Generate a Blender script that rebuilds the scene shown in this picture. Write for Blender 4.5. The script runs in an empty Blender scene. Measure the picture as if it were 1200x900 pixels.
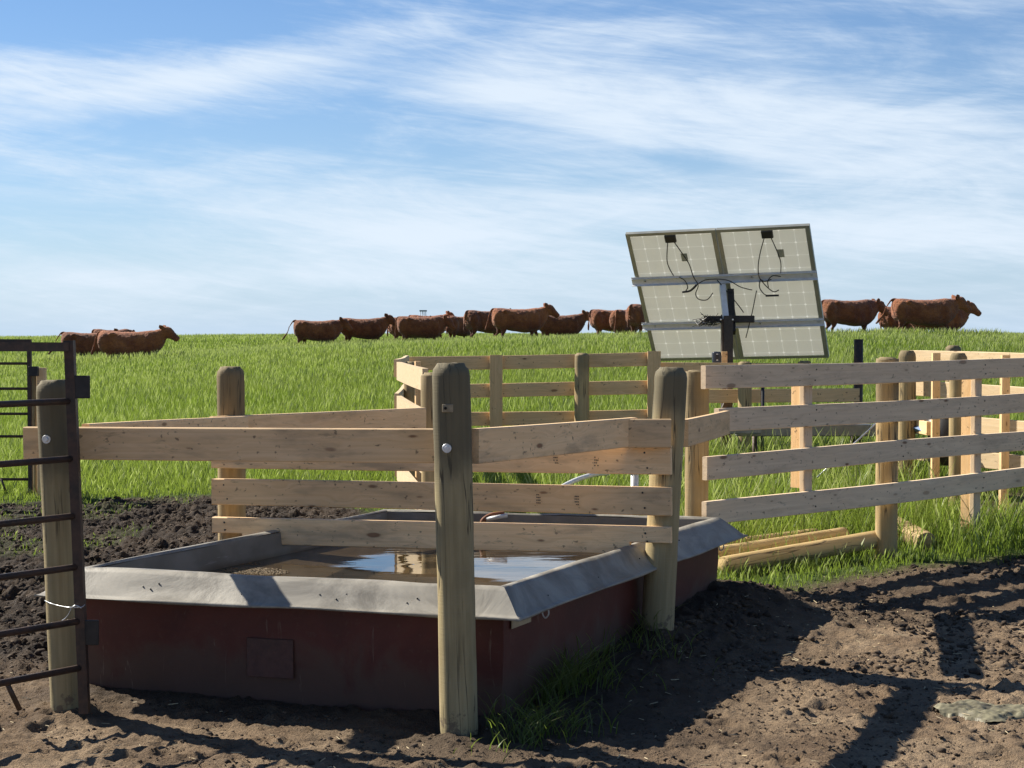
import bpy, bmesh, math, random
import numpy as np
from mathutils import Vector, Matrix

R = math.radians
scn = bpy.context.scene
col = scn.collection
rnd = random.Random(7)

# ------------------------------------------------------------------ camera
F = 1900.0 / 1200.0                    # focal length in picture widths
HOR = 392.0                            # row of eye level
EYE = 1.6
PITCH = math.atan((450 - HOR) / 1900.0)
cam = bpy.data.cameras.new('camera'); cam.sensor_width = 36; cam.lens = F * 36
cam.clip_start = 0.05; cam.clip_end = 9000
co = bpy.data.objects.new('camera', cam); col.objects.link(co)
co.location = (0, 0, EYE); co.rotation_euler = (R(90) - PITCH, 0, 0)
scn.camera = co

# ------------------------------------------------------------------ world and sun
SUNV = Vector((-0.836, 0.548, 0)).normalized()
ELEV = R(36.8)
SUNDIR = Vector((SUNV.x * math.cos(ELEV), SUNV.y * math.cos(ELEV), math.sin(ELEV)))
w = bpy.data.worlds.new('World'); scn.world = w; w.use_nodes = True
nt = w.node_tree; N = nt.nodes; L = nt.links
for n in list(N): N.remove(n)
def wn(t, **k):
    n = N.new(t)
    for a, b in k.items(): setattr(n, a, b)
    return n
def wm(op, a=None, b=None, c=None, clamp=False):
    n = N.new('ShaderNodeMath'); n.operation = op; n.use_clamp = clamp
    for i, v in enumerate((a, b, c)):
        if v is None: continue
        if isinstance(v, (int, float)): n.inputs[i].default_value = v
        else: L.new(v, n.inputs[i])
    return n.outputs[0]
out = wn('ShaderNodeOutputWorld'); bg = wn('ShaderNodeBackground')
sky = wn('ShaderNodeTexSky'); sky.sky_type = 'NISHITA'; sky.sun_disc = False
sky.sun_elevation = ELEV; sky.sun_rotation = math.atan2(SUNV.x, SUNV.y)
sky.air_density = 1.15; sky.dust_density = 0.0; sky.ozone_density = 3.0; sky.altitude = 900
tc = wn('ShaderNodeTexCoord'); sp = wn('ShaderNodeSeparateXYZ'); L.new(tc.outputs['Generated'], sp.inputs[0])
az = wm('ARCTAN2', sp.outputs[0], sp.outputs[1]); el = wm('ARCSINE', sp.outputs[2])
def cloud(sx, sy, shear, detail, rough, dist, seed):
    cx = wm('MULTIPLY', az, sx); cy = wm('ADD', wm('MULTIPLY', el, sy), wm('MULTIPLY', az, shear))
    cmb = wn('ShaderNodeCombineXYZ'); L.new(cx, cmb.inputs[0]); L.new(cy, cmb.inputs[1]); cmb.inputs[2].default_value = seed
    nz = wn('ShaderNodeTexNoise'); nz.inputs['Scale'].default_value = 1; nz.inputs['Detail'].default_value = detail
    nz.inputs['Roughness'].default_value = rough; nz.inputs['Distortion'].default_value = dist
    L.new(cmb.outputs[0], nz.inputs['Vector']); return nz.outputs[0]
def blob(px, py, sx, sy, ang, amp):
    a0 = math.atan((px - 600) / 1900); e0 = math.atan((HOR - py) / 1900); c, s = math.cos(R(ang)), math.sin(R(ang))
    da = wm('SUBTRACT', az, a0); de = wm('SUBTRACT', el, e0)
    u = wm('ADD', wm('MULTIPLY', da, c), wm('MULTIPLY', de, s)); v = wm('SUBTRACT', wm('MULTIPLY', de, c), wm('MULTIPLY', da, s))
    q = wm('ADD', wm('POWER', wm('ABSOLUTE', wm('MULTIPLY', u, 1900 / sx)), 2), wm('POWER', wm('ABSOLUTE', wm('MULTIPLY', v, 1900 / sy)), 2))
    return wm('MULTIPLY', wm('EXPONENT', wm('MULTIPLY', q, -1)), amp)
n1 = cloud(6.5, 26, 3.5, 12, 0.62, 0.9, 3.1)
n2 = cloud(5, 85, 8, 13, 0.70, 1.8, 8.4)
n4 = cloud(6, 48, 9, 12, 0.72, 1.6, 12.4)
n3 = cloud(7, 40, -3, 9, 0.6, 1.4, 5.5)
base = wm('ADD', wm('MULTIPLY', n1, 0.8), wm('ADD', wm('ADD', wm('MULTIPLY', n2, 0.38), wm('MULTIPLY', n4, .45)), wm('MULTIPLY', n3, 0.40)))
for b in [(90, 105, 230, 38, 2, .42), (330, 75, 260, 22, 14, .22), (620, 122, 190, 34, -10, .34), (900, 150, 330, 60, -12, .34), (1100, 180, 260, 50, -5, .18),
          (560, 270, 360, 55, 6, .26), (300, 235, 330, 40, -10, .2), (1080, 290, 260, 34, 3, .28), (750, 40, 420, 24, 10, .10),
          (120, 330, 300, 16, 0, .16), (600, 325, 500, 14, 0, .12), (650, 235, 500, 20, -6, .12),
          (140, 40, 300, 26, 4, -.30), (470, 95, 120, 34, 20, -.22), (800, 190, 90, 14, -4, -.3), (180, 160, 220, 18, 2, -.12), (1050, 40, 300, 18, 0, -.05)]:
    base = wm('ADD', base, blob(*b))
mr = wn('ShaderNodeMapRange'); mr.interpolation_type = 'SMOOTHSTEP'; L.new(base, mr.inputs[0])
mr.inputs[1].default_value = 0.88; mr.inputs[2].default_value = 1.58; mr.inputs[3].default_value = 0.05; mr.inputs[4].default_value = 0.93
# the lowest few degrees look through more thin cloud
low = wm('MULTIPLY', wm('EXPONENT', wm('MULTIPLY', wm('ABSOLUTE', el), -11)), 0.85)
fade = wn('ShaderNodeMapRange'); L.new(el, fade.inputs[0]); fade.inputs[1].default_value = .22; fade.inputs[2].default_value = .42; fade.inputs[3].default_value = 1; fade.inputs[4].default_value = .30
cf = wm('MULTIPLY', mr.outputs[0], fade.outputs[0])   # unseen cloud overhead thinned by elevation to tune the fill light in shadows
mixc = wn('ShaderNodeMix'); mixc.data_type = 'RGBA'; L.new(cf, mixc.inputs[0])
hs = wn('ShaderNodeHueSaturation'); hs.inputs['Saturation'].default_value = 1.12; hs.inputs['Value'].default_value = 0.92
tn = wn('ShaderNodeMix'); tn.data_type = 'RGBA'; tn.blend_type = 'MULTIPLY'; tn.inputs[0].default_value = 1; L.new(sky.outputs[0], tn.inputs[6]); tn.inputs[7].default_value = (.68, .75, .89, 1)
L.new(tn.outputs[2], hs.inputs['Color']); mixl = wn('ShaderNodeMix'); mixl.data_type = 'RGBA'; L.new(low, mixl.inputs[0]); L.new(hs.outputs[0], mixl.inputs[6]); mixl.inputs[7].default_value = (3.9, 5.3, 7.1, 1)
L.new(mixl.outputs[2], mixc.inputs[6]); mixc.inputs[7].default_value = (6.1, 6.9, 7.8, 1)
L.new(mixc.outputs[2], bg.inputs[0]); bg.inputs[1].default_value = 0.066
L.new(bg.outputs[0], out.inputs[0])
sun = bpy.data.lights.new('sun', 'SUN'); sun.energy = 5.0; sun.angle = R(0.53); sun.color = (1, 0.925, 0.80)
so = bpy.data.objects.new('sun', sun); col.objects.link(so)
so.rotation_euler = SUNDIR.to_track_quat('Z', 'Y').to_euler()
vs = scn.view_settings; vs.view_transform = 'Standard'; vs.look = 'None'; vs.gamma = 1; vs.exposure = 0.98; vs.use_curve_mapping = False

# ------------------------------------------------------------------ helpers
def tag(o, label=None, cat=None, group=None, kind=None):
    for k, v in (('label', label), ('category', cat), ('group', group), ('kind', kind)):
        if v: o[k] = v
    return o
def at(px, py, d):
    """point in the place seen at a picture position, d metres along +Y"""
    return Vector(((px - 600) / 1900 * d, d, EYE + (HOR - py) / 1900 * d))
def thing(name, loc, label, cat, group=None):
    o = bpy.data.objects.new(name, None); col.objects.link(o); o.location = loc; o.empty_display_size = .1
    return tag(o, label, cat, group)
def link(name, me, mat, parent=None, mw=None):
    o = bpy.data.objects.new(name, me); col.objects.link(o)
    if mat and not me.materials: me.materials.append(mat)
    mw = mw or Matrix()
    if parent:
        o.parent = parent
        pm = Matrix.Translation(parent.location)
        p = parent.parent
        if p: pm = Matrix.Translation(p.location) @ parent.matrix_basis
        elif parent.type == 'MESH': pm = parent.matrix_basis.copy()
        o.matrix_basis = pm.inverted() @ mw
    else: o.matrix_basis = mw
    return o
def bm_mesh(name, bm, smooth=False):
    me = bpy.data.meshes.new(name); bm.to_mesh(me); bm.free()
    if smooth:
        for p in me.polygons: p.use_smooth = True
    return me
def frame(a, b, up=(0, 0, 1)):
    """matrix at a with X towards b and Z close to up"""
    x = (Vector(b) - Vector(a)).normalized(); z = Vector(up); y = z.cross(x).normalized(); z = x.cross(y)
    m = Matrix((x, y, z)).transposed().to_4x4(); m.translation = Vector(a); return m
def box_bm(bm, x0, x1, y0, y1, z0, z1, mtx=None):
    vs_ = [bm.verts.new((x, y, z)) for x in (x0, x1) for y in (y0, y1) for z in (z0, z1)]
    for f in ((0, 1, 3, 2), (4, 6, 7, 5), (0, 4, 5, 1), (2, 3, 7, 6), (0, 2, 6, 4), (1, 5, 7, 3)): bm.faces.new([vs_[i] for i in f])
    if mtx: bmesh.ops.transform(bm, matrix=mtx, verts=vs_)
    return vs_
def board_mesh(Ln, h, t, bow=0.0, warp=0.006, notch=None, cup=0.0):
    """board: x along its length, y thickness (centred), z from 0 (bottom) to h"""
    bm = bmesh.new(); n = max(2, int(Ln / .12)); c = .004
    ph = rnd.random() * 9; prof = [(-t/2, c), (-t/2 + c, 0), (t/2 - c, 0), (t/2, c), (t/2, h - c), (t/2 - c, h), (-t/2 + c, h), (-t/2, h - c)]
    rings = []
    xs = [Ln * i / n for i in range(n + 1)]
    if notch:
        for s_, e_, z_ in notch: xs += [s_, s_ + .002, e_ - .002, e_]
        xs = sorted(set(x for x in xs if 0 <= x <= Ln))
    for x in xs:
        dy = bow * math.sin(math.pi * x / Ln) + warp * math.sin(x * 1.9 + ph); dz = warp * .6 * math.sin(x * 1.3 + ph * 2)
        zb = 0
        if notch:
            for s_, e_, z_ in notch:
                if s_ + .001 <= x <= e_ - .001 or (x <= 0 and s_ <= 0) or (x >= Ln and e_ >= Ln): zb = z_
        rings.append([bm.verts.new((x, y + dy, (z if z > h / 2 else z + zb) + dz)) for y, z in prof])
    for a, b in zip(rings, rings[1:]):
        for i in range(8): bm.faces.new((a[i], a[(i + 1) % 8], b[(i + 1) % 8], b[i]))
    bm.faces.new(rings[0][::-1]); bm.faces.new(rings[-1])
    bmesh.ops.recalc_face_normals(bm, faces=bm.faces)
    return bm_mesh('board', bm)
def board(name, a, b, mat, parent, h=.14, t=.038, bow=0, warp=.005, notch=None):
    """a, b: ends of the board's TOP edge centre line"""
    a, b = Vector(a), Vector(b); m = frame(a, b); Ln = (b - a).length
    return link(name, board_mesh(Ln, h, t, bow, warp, notch), mat, parent, m @ Matrix.Translation((0, 0, -h)))
def upright(name, p, z0, z1, wd, t, mat, parent, ang=0, lean=(0, 0)):
    """vertical plank: wd wide, t thick, turned ang about z"""
    me = board_mesh(z1 - z0, wd, t, 0, .003)
    top = Vector((p[0] + lean[0], p[1] + lean[1], z1)); base = Vector((p[0], p[1], z0))
    side = Vector((math.cos(ang), math.sin(ang), 0))
    x = (top - base).normalized(); z = (side - x * side.dot(x)).normalized(); y = z.cross(x)
    m = Matrix((x, y, z)).transposed().to_4x4(); m.translation = base - z * wd / 2
    return link(name, me, mat, parent, m)
def round_post(name, base, top, r, mat, parent, cham=.05, seed=0, seg=28, rag=.004):
    """peeled round post with a chamfered top; local z along the post"""
    bm = bmesh.new(); base, top = Vector(base), Vector(top); H_ = (top - base).length; rr = random.Random(seed)
    offs = [(0, 1), (H_ - cham, 1), (H_ - cham * .45, .95), (H_ - .012, .80), (H_, .72)]
    zs = [H_ * i / 14 for i in range(14) if H_ * i / 14 < H_ - cham - .02]
    prof = [(z, 1) for z in zs] + offs[1:]
    rings = []; k1, k2 = rr.random() * 6, rr.random() * 6; split = rr.random() * 6.28
    for z, s in prof:
        ring = []
        for i in range(seg):
            a = 6.2832 * i / seg
            q = r * s * (1 + .025 * math.sin(2 * a + k1 + z) + .014 * math.sin(5 * a + k2 + z * 2) + .012 * math.sin(z * 5 + k1) - (.05 if abs((a - split + 3.14) % 6.28 - 3.14) < .12 else 0)) + rr.uniform(-rag, rag) * .3
            zz = z + (rr.uniform(-1, 1) * .004 if z >= H_ - .02 else 0)
            ring.append(bm.verts.new((q * math.cos(a), q * math.sin(a), zz)))
        rings.append(ring)
    for a, b in zip(rings, rings[1:]):
        for i in range(seg): bm.faces.new((a[i], a[(i + 1) % seg], b[(i + 1) % seg], b[i]))
    c = bm.verts.new((0, 0, H_ + .003))
    for i in range(seg): bm.faces.new((rings[-1][i], rings[-1][(i + 1) % seg], c))
    bm.faces.new(rings[0][::-1])
    me = bm_mesh('post', bm, True)
    z = (top - base).normalized(); x = Vector((0, 1, 0)).cross(z).normalized(); y = z.cross(x)
    m = Matrix((x, y, z)).transposed().to_4x4(); m.translation = base
    return link(name, me, mat, parent, m)
def tube_bm(bm, pts, r, seg=8, sq=False):
    pts = [Vector(p) for p in pts]; rings = []
    rs = r if isinstance(r, (list, tuple)) else [r] * len(pts)
    up = Vector((0, 0, 1))
    if abs((pts[1] - pts[0]).normalized().z) > .95: up = Vector((0, 1, 0))
    for i, p in enumerate(pts):
        d = (pts[min(i + 1, len(pts) - 1)] - pts[max(i - 1, 0)]).normalized()
        s = d.cross(up)
        if s.length < 1e-4: s = d.cross(Vector((0, 1, 0)))
        s.normalize(); u = s.cross(d).normalized(); up = u if not sq else up
        ring = []
        for k in range(4 if sq else seg):
            if sq:
                cx, cy = ((-1, -1), (1, -1), (1, 1), (-1, 1))[k]; ring.append(bm.verts.new(p + s * rs[i] * cx + u * rs[i] * cy))
            else:
                a = 6.2832 * k / seg; ring.append(bm.verts.new(p + s * rs[i] * math.cos(a) + u * rs[i] * math.sin(a)))
        rings.append(ring)
    n = len(rings[0])
    for a, b in zip(rings, rings[1:]):
        for i in range(n): bm.faces.new((a[i], a[(i + 1) % n], b[(i + 1) % n], b[i]))
    bm.faces.new(rings[0][::-1]); bm.faces.new(rings[-1])
def tube(name, pts, r, mat, parent, seg=8, sq=False, smooth=True):
    o = Vector(pts[0]); bm = bmesh.new(); tube_bm(bm, [Vector(p) - o for p in pts], r, seg, sq)
    bmesh.ops.recalc_face_normals(bm, faces=bm.faces)
    return link(name, bm_mesh(name, bm, smooth and not sq), mat, parent, Matrix.Translation(o))
def block(name, c, size, mat, parent, rot=None, bev=.003):
    bm = bmesh.new(); sx, sy, sz = (s / 2 for s in size); box_bm(bm, -sx, sx, -sy, sy, -sz, sz)
    bmesh.ops.recalc_face_normals(bm, faces=bm.faces)
    if bev: bmesh.ops.bevel(bm, geom=bm.edges[:], offset=bev, segments=1, affect='EDGES')
    m = Matrix.Translation(Vector(c)) @ (rot.to_4x4() if rot else Matrix())
    return link(name, bm_mesh(name, bm), mat, parent, m)
def bezier(p, n=14):
    """smooth curve through points (Catmull-Rom)"""
    p = [Vector(q) for q in p]; p = [p[0]] + p + [p[-1]]; o = []
    for i in range(1, len(p) - 2):
        for k in range(n):
            t = k / n; a, b, c, d = p[i-1], p[i], p[i+1], p[i+2]
            o.append(.5 * ((2*b) + (c-a)*t + (2*a-5*b+4*c-d)*t*t + (-a+3*b-3*c+d)*t**3))
    o.append(p[-2]); return o

# ------------------------------------------------------------------ numpy noise and terrain
rng = np.random.default_rng(5); TAB = rng.random((256, 256))
def vnoise(x, y, s=0):
    x = x + s * 17.3; y = y + s * 31.7
    xi = np.floor(x).astype(int); yi = np.floor(y).astype(int); fx = x - xi; fy = y - yi
    fx = fx*fx*(3-2*fx); fy = fy*fy*(3-2*fy)
    g = lambda a, b: TAB[a & 255, b & 255]
    return (g(xi, yi)*(1-fx) + g(xi+1, yi)*fx)*(1-fy) + (g(xi, yi+1)*(1-fx) + g(xi+1, yi+1)*fx)*fy
def fbm(x, y, o=4, s=0, rough=.5):
    v = 0; a = 1; t = 0
    for i in range(o): v = v + a * vnoise(x * 2**i, y * 2**i, s + i); t += a; a *= rough
    return v / t
TY = [0, 8, 12, 17, 30, 40, 46, 52, 58, 66, 80, 95, 120, 200, 400, 4000]
TL = [0, 0, .05, .1, .22, .33, .40, .48, .62, .85, 1.2, 1.36, 1.1, -1, -5, -40]
TC = [0, 0, .08, .18, .68, 1.15, 1.37, 1.38, 1.25, 1.2, 1.4, 1.55, 1.3, -1, -5, -40]
TR = [0, .05, .10, .25, .86, 1.34, 1.47, 1.38, 1.3, 1.3, 1.4, 1.5, 1.2, -1, -5, -40]
fineY = np.concatenate([np.linspace(0, 200, 401), np.linspace(220, 4000, 60)])
def smooth_tab(t):
    v = np.interp(fineY, TY, t); k = 9; p = np.pad(v[:401], k, mode='edge'); v2 = v.copy()
    v2[:401] = np.convolve(p, np.hanning(2*k+1) / np.hanning(2*k+1).sum(), 'same')[k:-k]
    v2[:20] = v[:20]; b = np.clip((fineY[:60] - 8) / 6, 0, 1); v2[:60] = v[:60] * (1 - b) + v2[:60] * b
    return v2
SL, SC, SR = map(smooth_tab, (TL, TC, TR))
def seg_dist(X, Y, a, b):
    a = np.array(a); b = np.array(b); d = b - a; t = np.clip(((X-a[0])*d[0] + (Y-a[1])*d[1]) / (d @ d), 0, 1)
    return np.hypot(X - a[0] - t*d[0], Y - a[1] - t*d[1]), t
# trough corners (wall top), used by mound and trough
CFL, CFR = (-1.943, 7.24), (-.035, 6.69); CBR, CBL = (1.18, 9.24), (-.764, 9.68)
def grass_line(X):
    return np.interp(X, [-30, -8, -4.6, -3.2, -2.2, -.6, .5, 1.0, 1.5, 2.2, 3.6, 6, 30], [13, 13.4, 14.4, 15.0, 15.2, 13.4, 11.0, 9.0, 9.3, 9.9, 10.9, 12.6, 15])
def grass_mask(X, Y):
    n = fbm(X * 1.1, Y * .7, 4, 3); b = grass_line(X) + (n - .5) * 1.5 * np.where(X > .9, .5, 1.6)
    m = np.clip((Y - b) / .5, 0, 1)
    # thin grass at the left, in the mud
    p = np.clip((fbm(X * 1.3, Y * 1.0, 3, 9) - .53) * 5, 0, .22) * (X < -2.9) * (Y > 9.5)
    # bare earth inside the far pen
    e, _ = seg_dist(X, Y, (4.1, 13.3), (5.6, 14.6)); m = m * (1 - np.clip(1.3 - e / 1.1, 0, .93))
    return np.maximum(m, p)
def terrain(X, Y, detail=True):
    X = np.asarray(X, float); Y = np.asarray(Y, float)
    u = np.clip(X / np.maximum(Y, 9) / .3, -1.25, 1.25); Yc = np.maximum(Y, 0)
    l, c, r = (np.interp(Yc, fineY, t) for t in (SL, SC, SR))
    z = c + u * (r - l) / 2 + u * u * ((r + l) / 2 - c)
    z = z + (fbm(X * .09, Y * .09, 3, 2) - .5) * .16 * np.clip((Y - 20) / 25, 0, 1)
    near = np.clip((45 - Y) / 25, 0, 1)
    z = z + (fbm(X * .7, Y * .7, 3, 4) - .5) * .03 * near
    # earth heaped along the right side of the trough and a little in front
    a = np.array(CFR); b = np.array(CBR)
    dv = (b - a) / np.linalg.norm(b - a); nv = np.array([dv[1], -dv[0]])
    s = (X - a[0]) * nv[0] + (Y - a[1]) * nv[1]; tt = (X - a[0]) * dv[0] + (Y - a[1]) * dv[1]
    along = np.clip((tt - .1) / .9, 0, 1) * np.clip((3.5 - tt) / .6, 0, 1)
    z = z + (.07 + .03 * tt) * along * np.exp(-(np.maximum(s - .10, 0) / .34) ** 2) * (s > -.5)
    sd, _ = seg_dist(X, Y, CFL, CFR)
    z = z + .03 * np.exp(-(sd / .18) ** 2) - .012
    if detail:
        g = grass_mask(X, Y); mud = (1 - g)
        left = np.clip((-.3 - X + (Y - 8) * .1) / .8, 0, 1) * np.clip((Y - 7.2) / 1.2, 0, 1)
        n1 = fbm(X * 5, Y * 5, 5, 11, .55); n2 = fbm(X * 11, Y * 11, 4, 21, .6); n3 = np.abs(fbm(X * 3, Y * 3, 3, 27) - .5) * 2
        lump = (n1 - .5) * .09 + (np.abs(n2 - .5)) * -.16 + (.2 - n3) * .04
        flat = (n1 - .5) * .016 + np.clip(n2 - .58, 0, 1) * .045 + (.3 - n3) * .012
        fine = (fbm(X * 34, Y * 34, 3, 31, .6) - .5) * .022 + np.clip(fbm(X * 17, Y * 17, 3, 35, .6) - .55, 0, 1) * .07
        near2 = np.clip((24 - Y) / 8, 0, 1)
        z = z + (left * lump + (1 - left) * flat + fine) * (.25 + .75 * mud) * near2
        # heap of splashed earth at the foot of the front posts
        for (px_, py_) in ((-.21, 6.47), (-1.88, 6.86), (.73, 8.05)):
            z = z + .03 * np.exp(-((X - px_)**2 + (Y - py_)**2) / .025) * (.3 + 1.3 * n1)
    return z
def gz(x, y): return float(terrain(np.array([x]), np.array([y]), False)[0])

# ------------------------------------------------------------------ materials
def new_mat(name):
    m = bpy.data.materials.new(name); m.use_nodes = True; nt = m.node_tree
    b = nt.nodes['Principled BSDF']; return m, nt, b
class G:
    """tiny node-graph helper"""
    def __init__(s, nt): s.nt = nt; s.N = nt.nodes; s.L = nt.links
    def n(s, t, **k):
        x = s.N.new(t)
        for a, b in k.items(): setattr(x, a, b)
        return x
    def put(s, sock, v):
        if v is None: return
        if hasattr(v, 'is_output') or isinstance(v, bpy.types.NodeSocket): s.L.new(v, sock)
        else: sock.default_value = v
    def m(s, op, a=None, b=None, c=None, clamp=False):
        x = s.n('ShaderNodeMath', operation=op, use_clamp=clamp)
        for i, v in enumerate((a, b, c)): s.put(x.inputs[i], v)
        return x.outputs[0]
    def noise(s, vec, scale, detail=4, rough=.55, dist=0):
        x = s.n('ShaderNodeTexNoise'); s.put(x.inputs['Vector'], vec); x.inputs['Scale'].default_value = scale
        x.inputs['Detail'].default_value = detail; x.inputs['Roughness'].default_value = rough; x.inputs['Distortion'].default_value = dist
        return x.outputs[0]
    def ramp(s, f, lo, hi, a=0, b=1):
        x = s.n('ShaderNodeMapRange', interpolation_type='SMOOTHSTEP'); s.put(x.inputs[0], f)
        for i, v in zip((1, 2, 3, 4), (lo, hi, a, b)): x.inputs[i].default_value = v
        return x.outputs[0]
    def mix(s, f, a, b, mode='MIX'):
        x = s.n('ShaderNodeMix', data_type='RGBA', blend_type=mode); s.put(x.inputs[0], f)
        s.put(x.inputs[6], a if not isinstance(a, tuple) else (*a, 1)[:4]); s.put(x.inputs[7], b if not isinstance(b, tuple) else (*b, 1)[:4])
        return x.outputs[2]
    def scale(s, vec, v):
        x = s.n('ShaderNodeMapping'); s.put(x.inputs[0], vec); x.inputs['Scale'].default_value = v; return x.outputs[0]
    def objvec(s, rand=True):
        t = s.n('ShaderNodeTexCoord').outputs['Object']
        if not rand: return t
        i = s.n('ShaderNodeObjectInfo'); k = s.m('MULTIPLY', i.outputs['Random'], 57)
        a = s.n('ShaderNodeVectorMath', operation='ADD'); s.put(a.inputs[0], t)
        c = s.n('ShaderNodeCombineXYZ'); s.put(c.inputs[0], k); s.put(c.inputs[2], s.m('MULTIPLY', k, 1.7)); s.L.new(c.outputs[0], a.inputs[1])
        return a.outputs[0]
    def rand(s): return s.n('ShaderNodeObjectInfo').outputs['Random']
    def bump(s, h, st, dist, bsdf):
        x = s.n('ShaderNodeBump'); s.put(x.inputs['Height'], h); x.inputs['Strength'].default_value = st; x.inputs['Distance'].default_value = dist
        s.L.new(x.outputs[0], bsdf.inputs['Normal'])

def wood_board(name, c1, c2, grey=.0, knot=(.15, .062, .025), stain=.25):
    m, nt, b = new_mat(name); g = G(nt); v = g.objvec()
    sx = g.n('ShaderNodeSeparateXYZ'); g.put(sx.inputs[0], v)
    kv = g.n('ShaderNodeCombineXYZ'); g.put(kv.inputs[0], g.m('MULTIPLY', sx.outputs[0], 3.2)); g.put(kv.inputs[1], g.m('MULTIPLY', sx.outputs[2], 9.5))
    wob = g.noise(g.scale(v, (9, 9, 30)), 1, 3)
    vo = g.n('ShaderNodeTexVoronoi', voronoi_dimensions='2D'); g.L.new(kv.outputs[0], vo.inputs['Vector']); vo.inputs['Scale'].default_value = 1
    d = g.m('ADD', vo.outputs['Distance'], g.m('MULTIPLY', g.m('SUBTRACT', wob, .5), .10))
    keep = g.n('ShaderNodeSeparateColor'); g.L.new(vo.outputs['Color'], keep.inputs[0])
    rad = g.m('MULTIPLY', g.m('SUBTRACT', keep.outputs[0], .56, clamp=True), g.m('MULTIPLY_ADD', keep.outputs[2], .22, .08))
    kn = g.ramp(g.m('SUBTRACT', d, rad), -.02, .05, 1, 0)
    kn = g.m('MULTIPLY', kn, g.m('GREATER_THAN', keep.outputs[0], .60))
    # grain lines flow round the knots
    warp = g.m('MULTIPLY', g.ramp(d, 0, .42, 1, 0), .035)
    gc = g.n('ShaderNodeCombineXYZ'); g.put(gc.inputs[0], g.m('MULTIPLY', sx.outputs[0], 1.1)); g.put(gc.inputs[1], g.m('MULTIPLY', sx.outputs[1], 26))
    g.put(gc.inputs[2], g.m('MULTIPLY', g.m('ADD', sx.outputs[2], warp), 62))
    gr = g.noise(gc.outputs[0], 1, 5, .6, .6)
    ring = g.m('SINE', g.m('MULTIPLY', g.noise(g.scale(v, (.7, 4, 7)), 1, 2, .5, .8), 70))
    broad = g.noise(g.scale(v, (2.2, 6, 9)), 1, 5, .6)
    c = g.mix(g.ramp(gr, .3, .72), c1, c2)
    c = g.mix(g.m('MULTIPLY', g.m('ADD', ring, 1), .07), c, tuple(x * .55 for x in c1))
    st = g.m('MULTIPLY', g.ramp(broad, .5, .74), stain)
    c = g.mix(st, c, (.16, .125, .09))
    fleck = g.noise(g.scale(v, (34, 30, 46)), 1, 2, .5)
    c = g.mix(g.m('MULTIPLY', g.ramp(fleck, .655, .74), .7), c, (.07, .045, .03))
    c = g.mix(g.m('MULTIPLY', g.ramp(d, .05, .3, 1, 0), g.m('MULTIPLY', g.m('GREATER_THAN', keep.outputs[0], .60), .22)), c, tuple(x * .5 for x in c2))
    c = g.mix(g.m('MULTIPLY', kn, g.m('MULTIPLY_ADD', keep.outputs[1], .5, .45)), c, knot)
    if grey:
        gn = g.noise(g.scale(v, (3, 12, 14)), 1, 5, .65)
        c = g.mix(g.m('MULTIPLY', g.ramp(gn, .25, .65), grey), c, (.50, .40, .29))
        s2 = g.noise(g.scale(v, (7, 10, 30)), 1, 4, .7); c = g.mix(g.m('MULTIPLY', g.ramp(s2, .58, .72), .4), c, (.07, .06, .05))
    hv = g.n('ShaderNodeHueSaturation'); g.put(hv.inputs['Color'], c); g.put(hv.inputs['Value'], g.m('MULTIPLY_ADD', g.rand(), .28, .86))
    g.L.new(hv.outputs[0], b.inputs['Base Color']); b.inputs['Roughness'].default_value = .75; b.inputs['Specular IOR Level'].default_value = .3
    g.bump(g.m('ADD', gr, g.m('MULTIPLY', kn, .5)), .35, .003, b)
    return m
M_BOARD = wood_board('fresh_board', (.70, .46, .225), (.82, .57, .305))
M_BOARDN = wood_board('handled_board', (.76, .51, .265), (.86, .61, .345), grey=.10, stain=.5)
M_GREY = wood_board('weathered_board', (.72, .54, .345), (.82, .64, .43), grey=.25, stain=.35)
M_CREAM = wood_board('cream_board', (.58, .43, .25), (.66, .52, .33), stain=.08)
M_OLD = wood_board('old_dark_timber', (.16, .12, .08), (.22, .17, .12), grey=.5)

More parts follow.
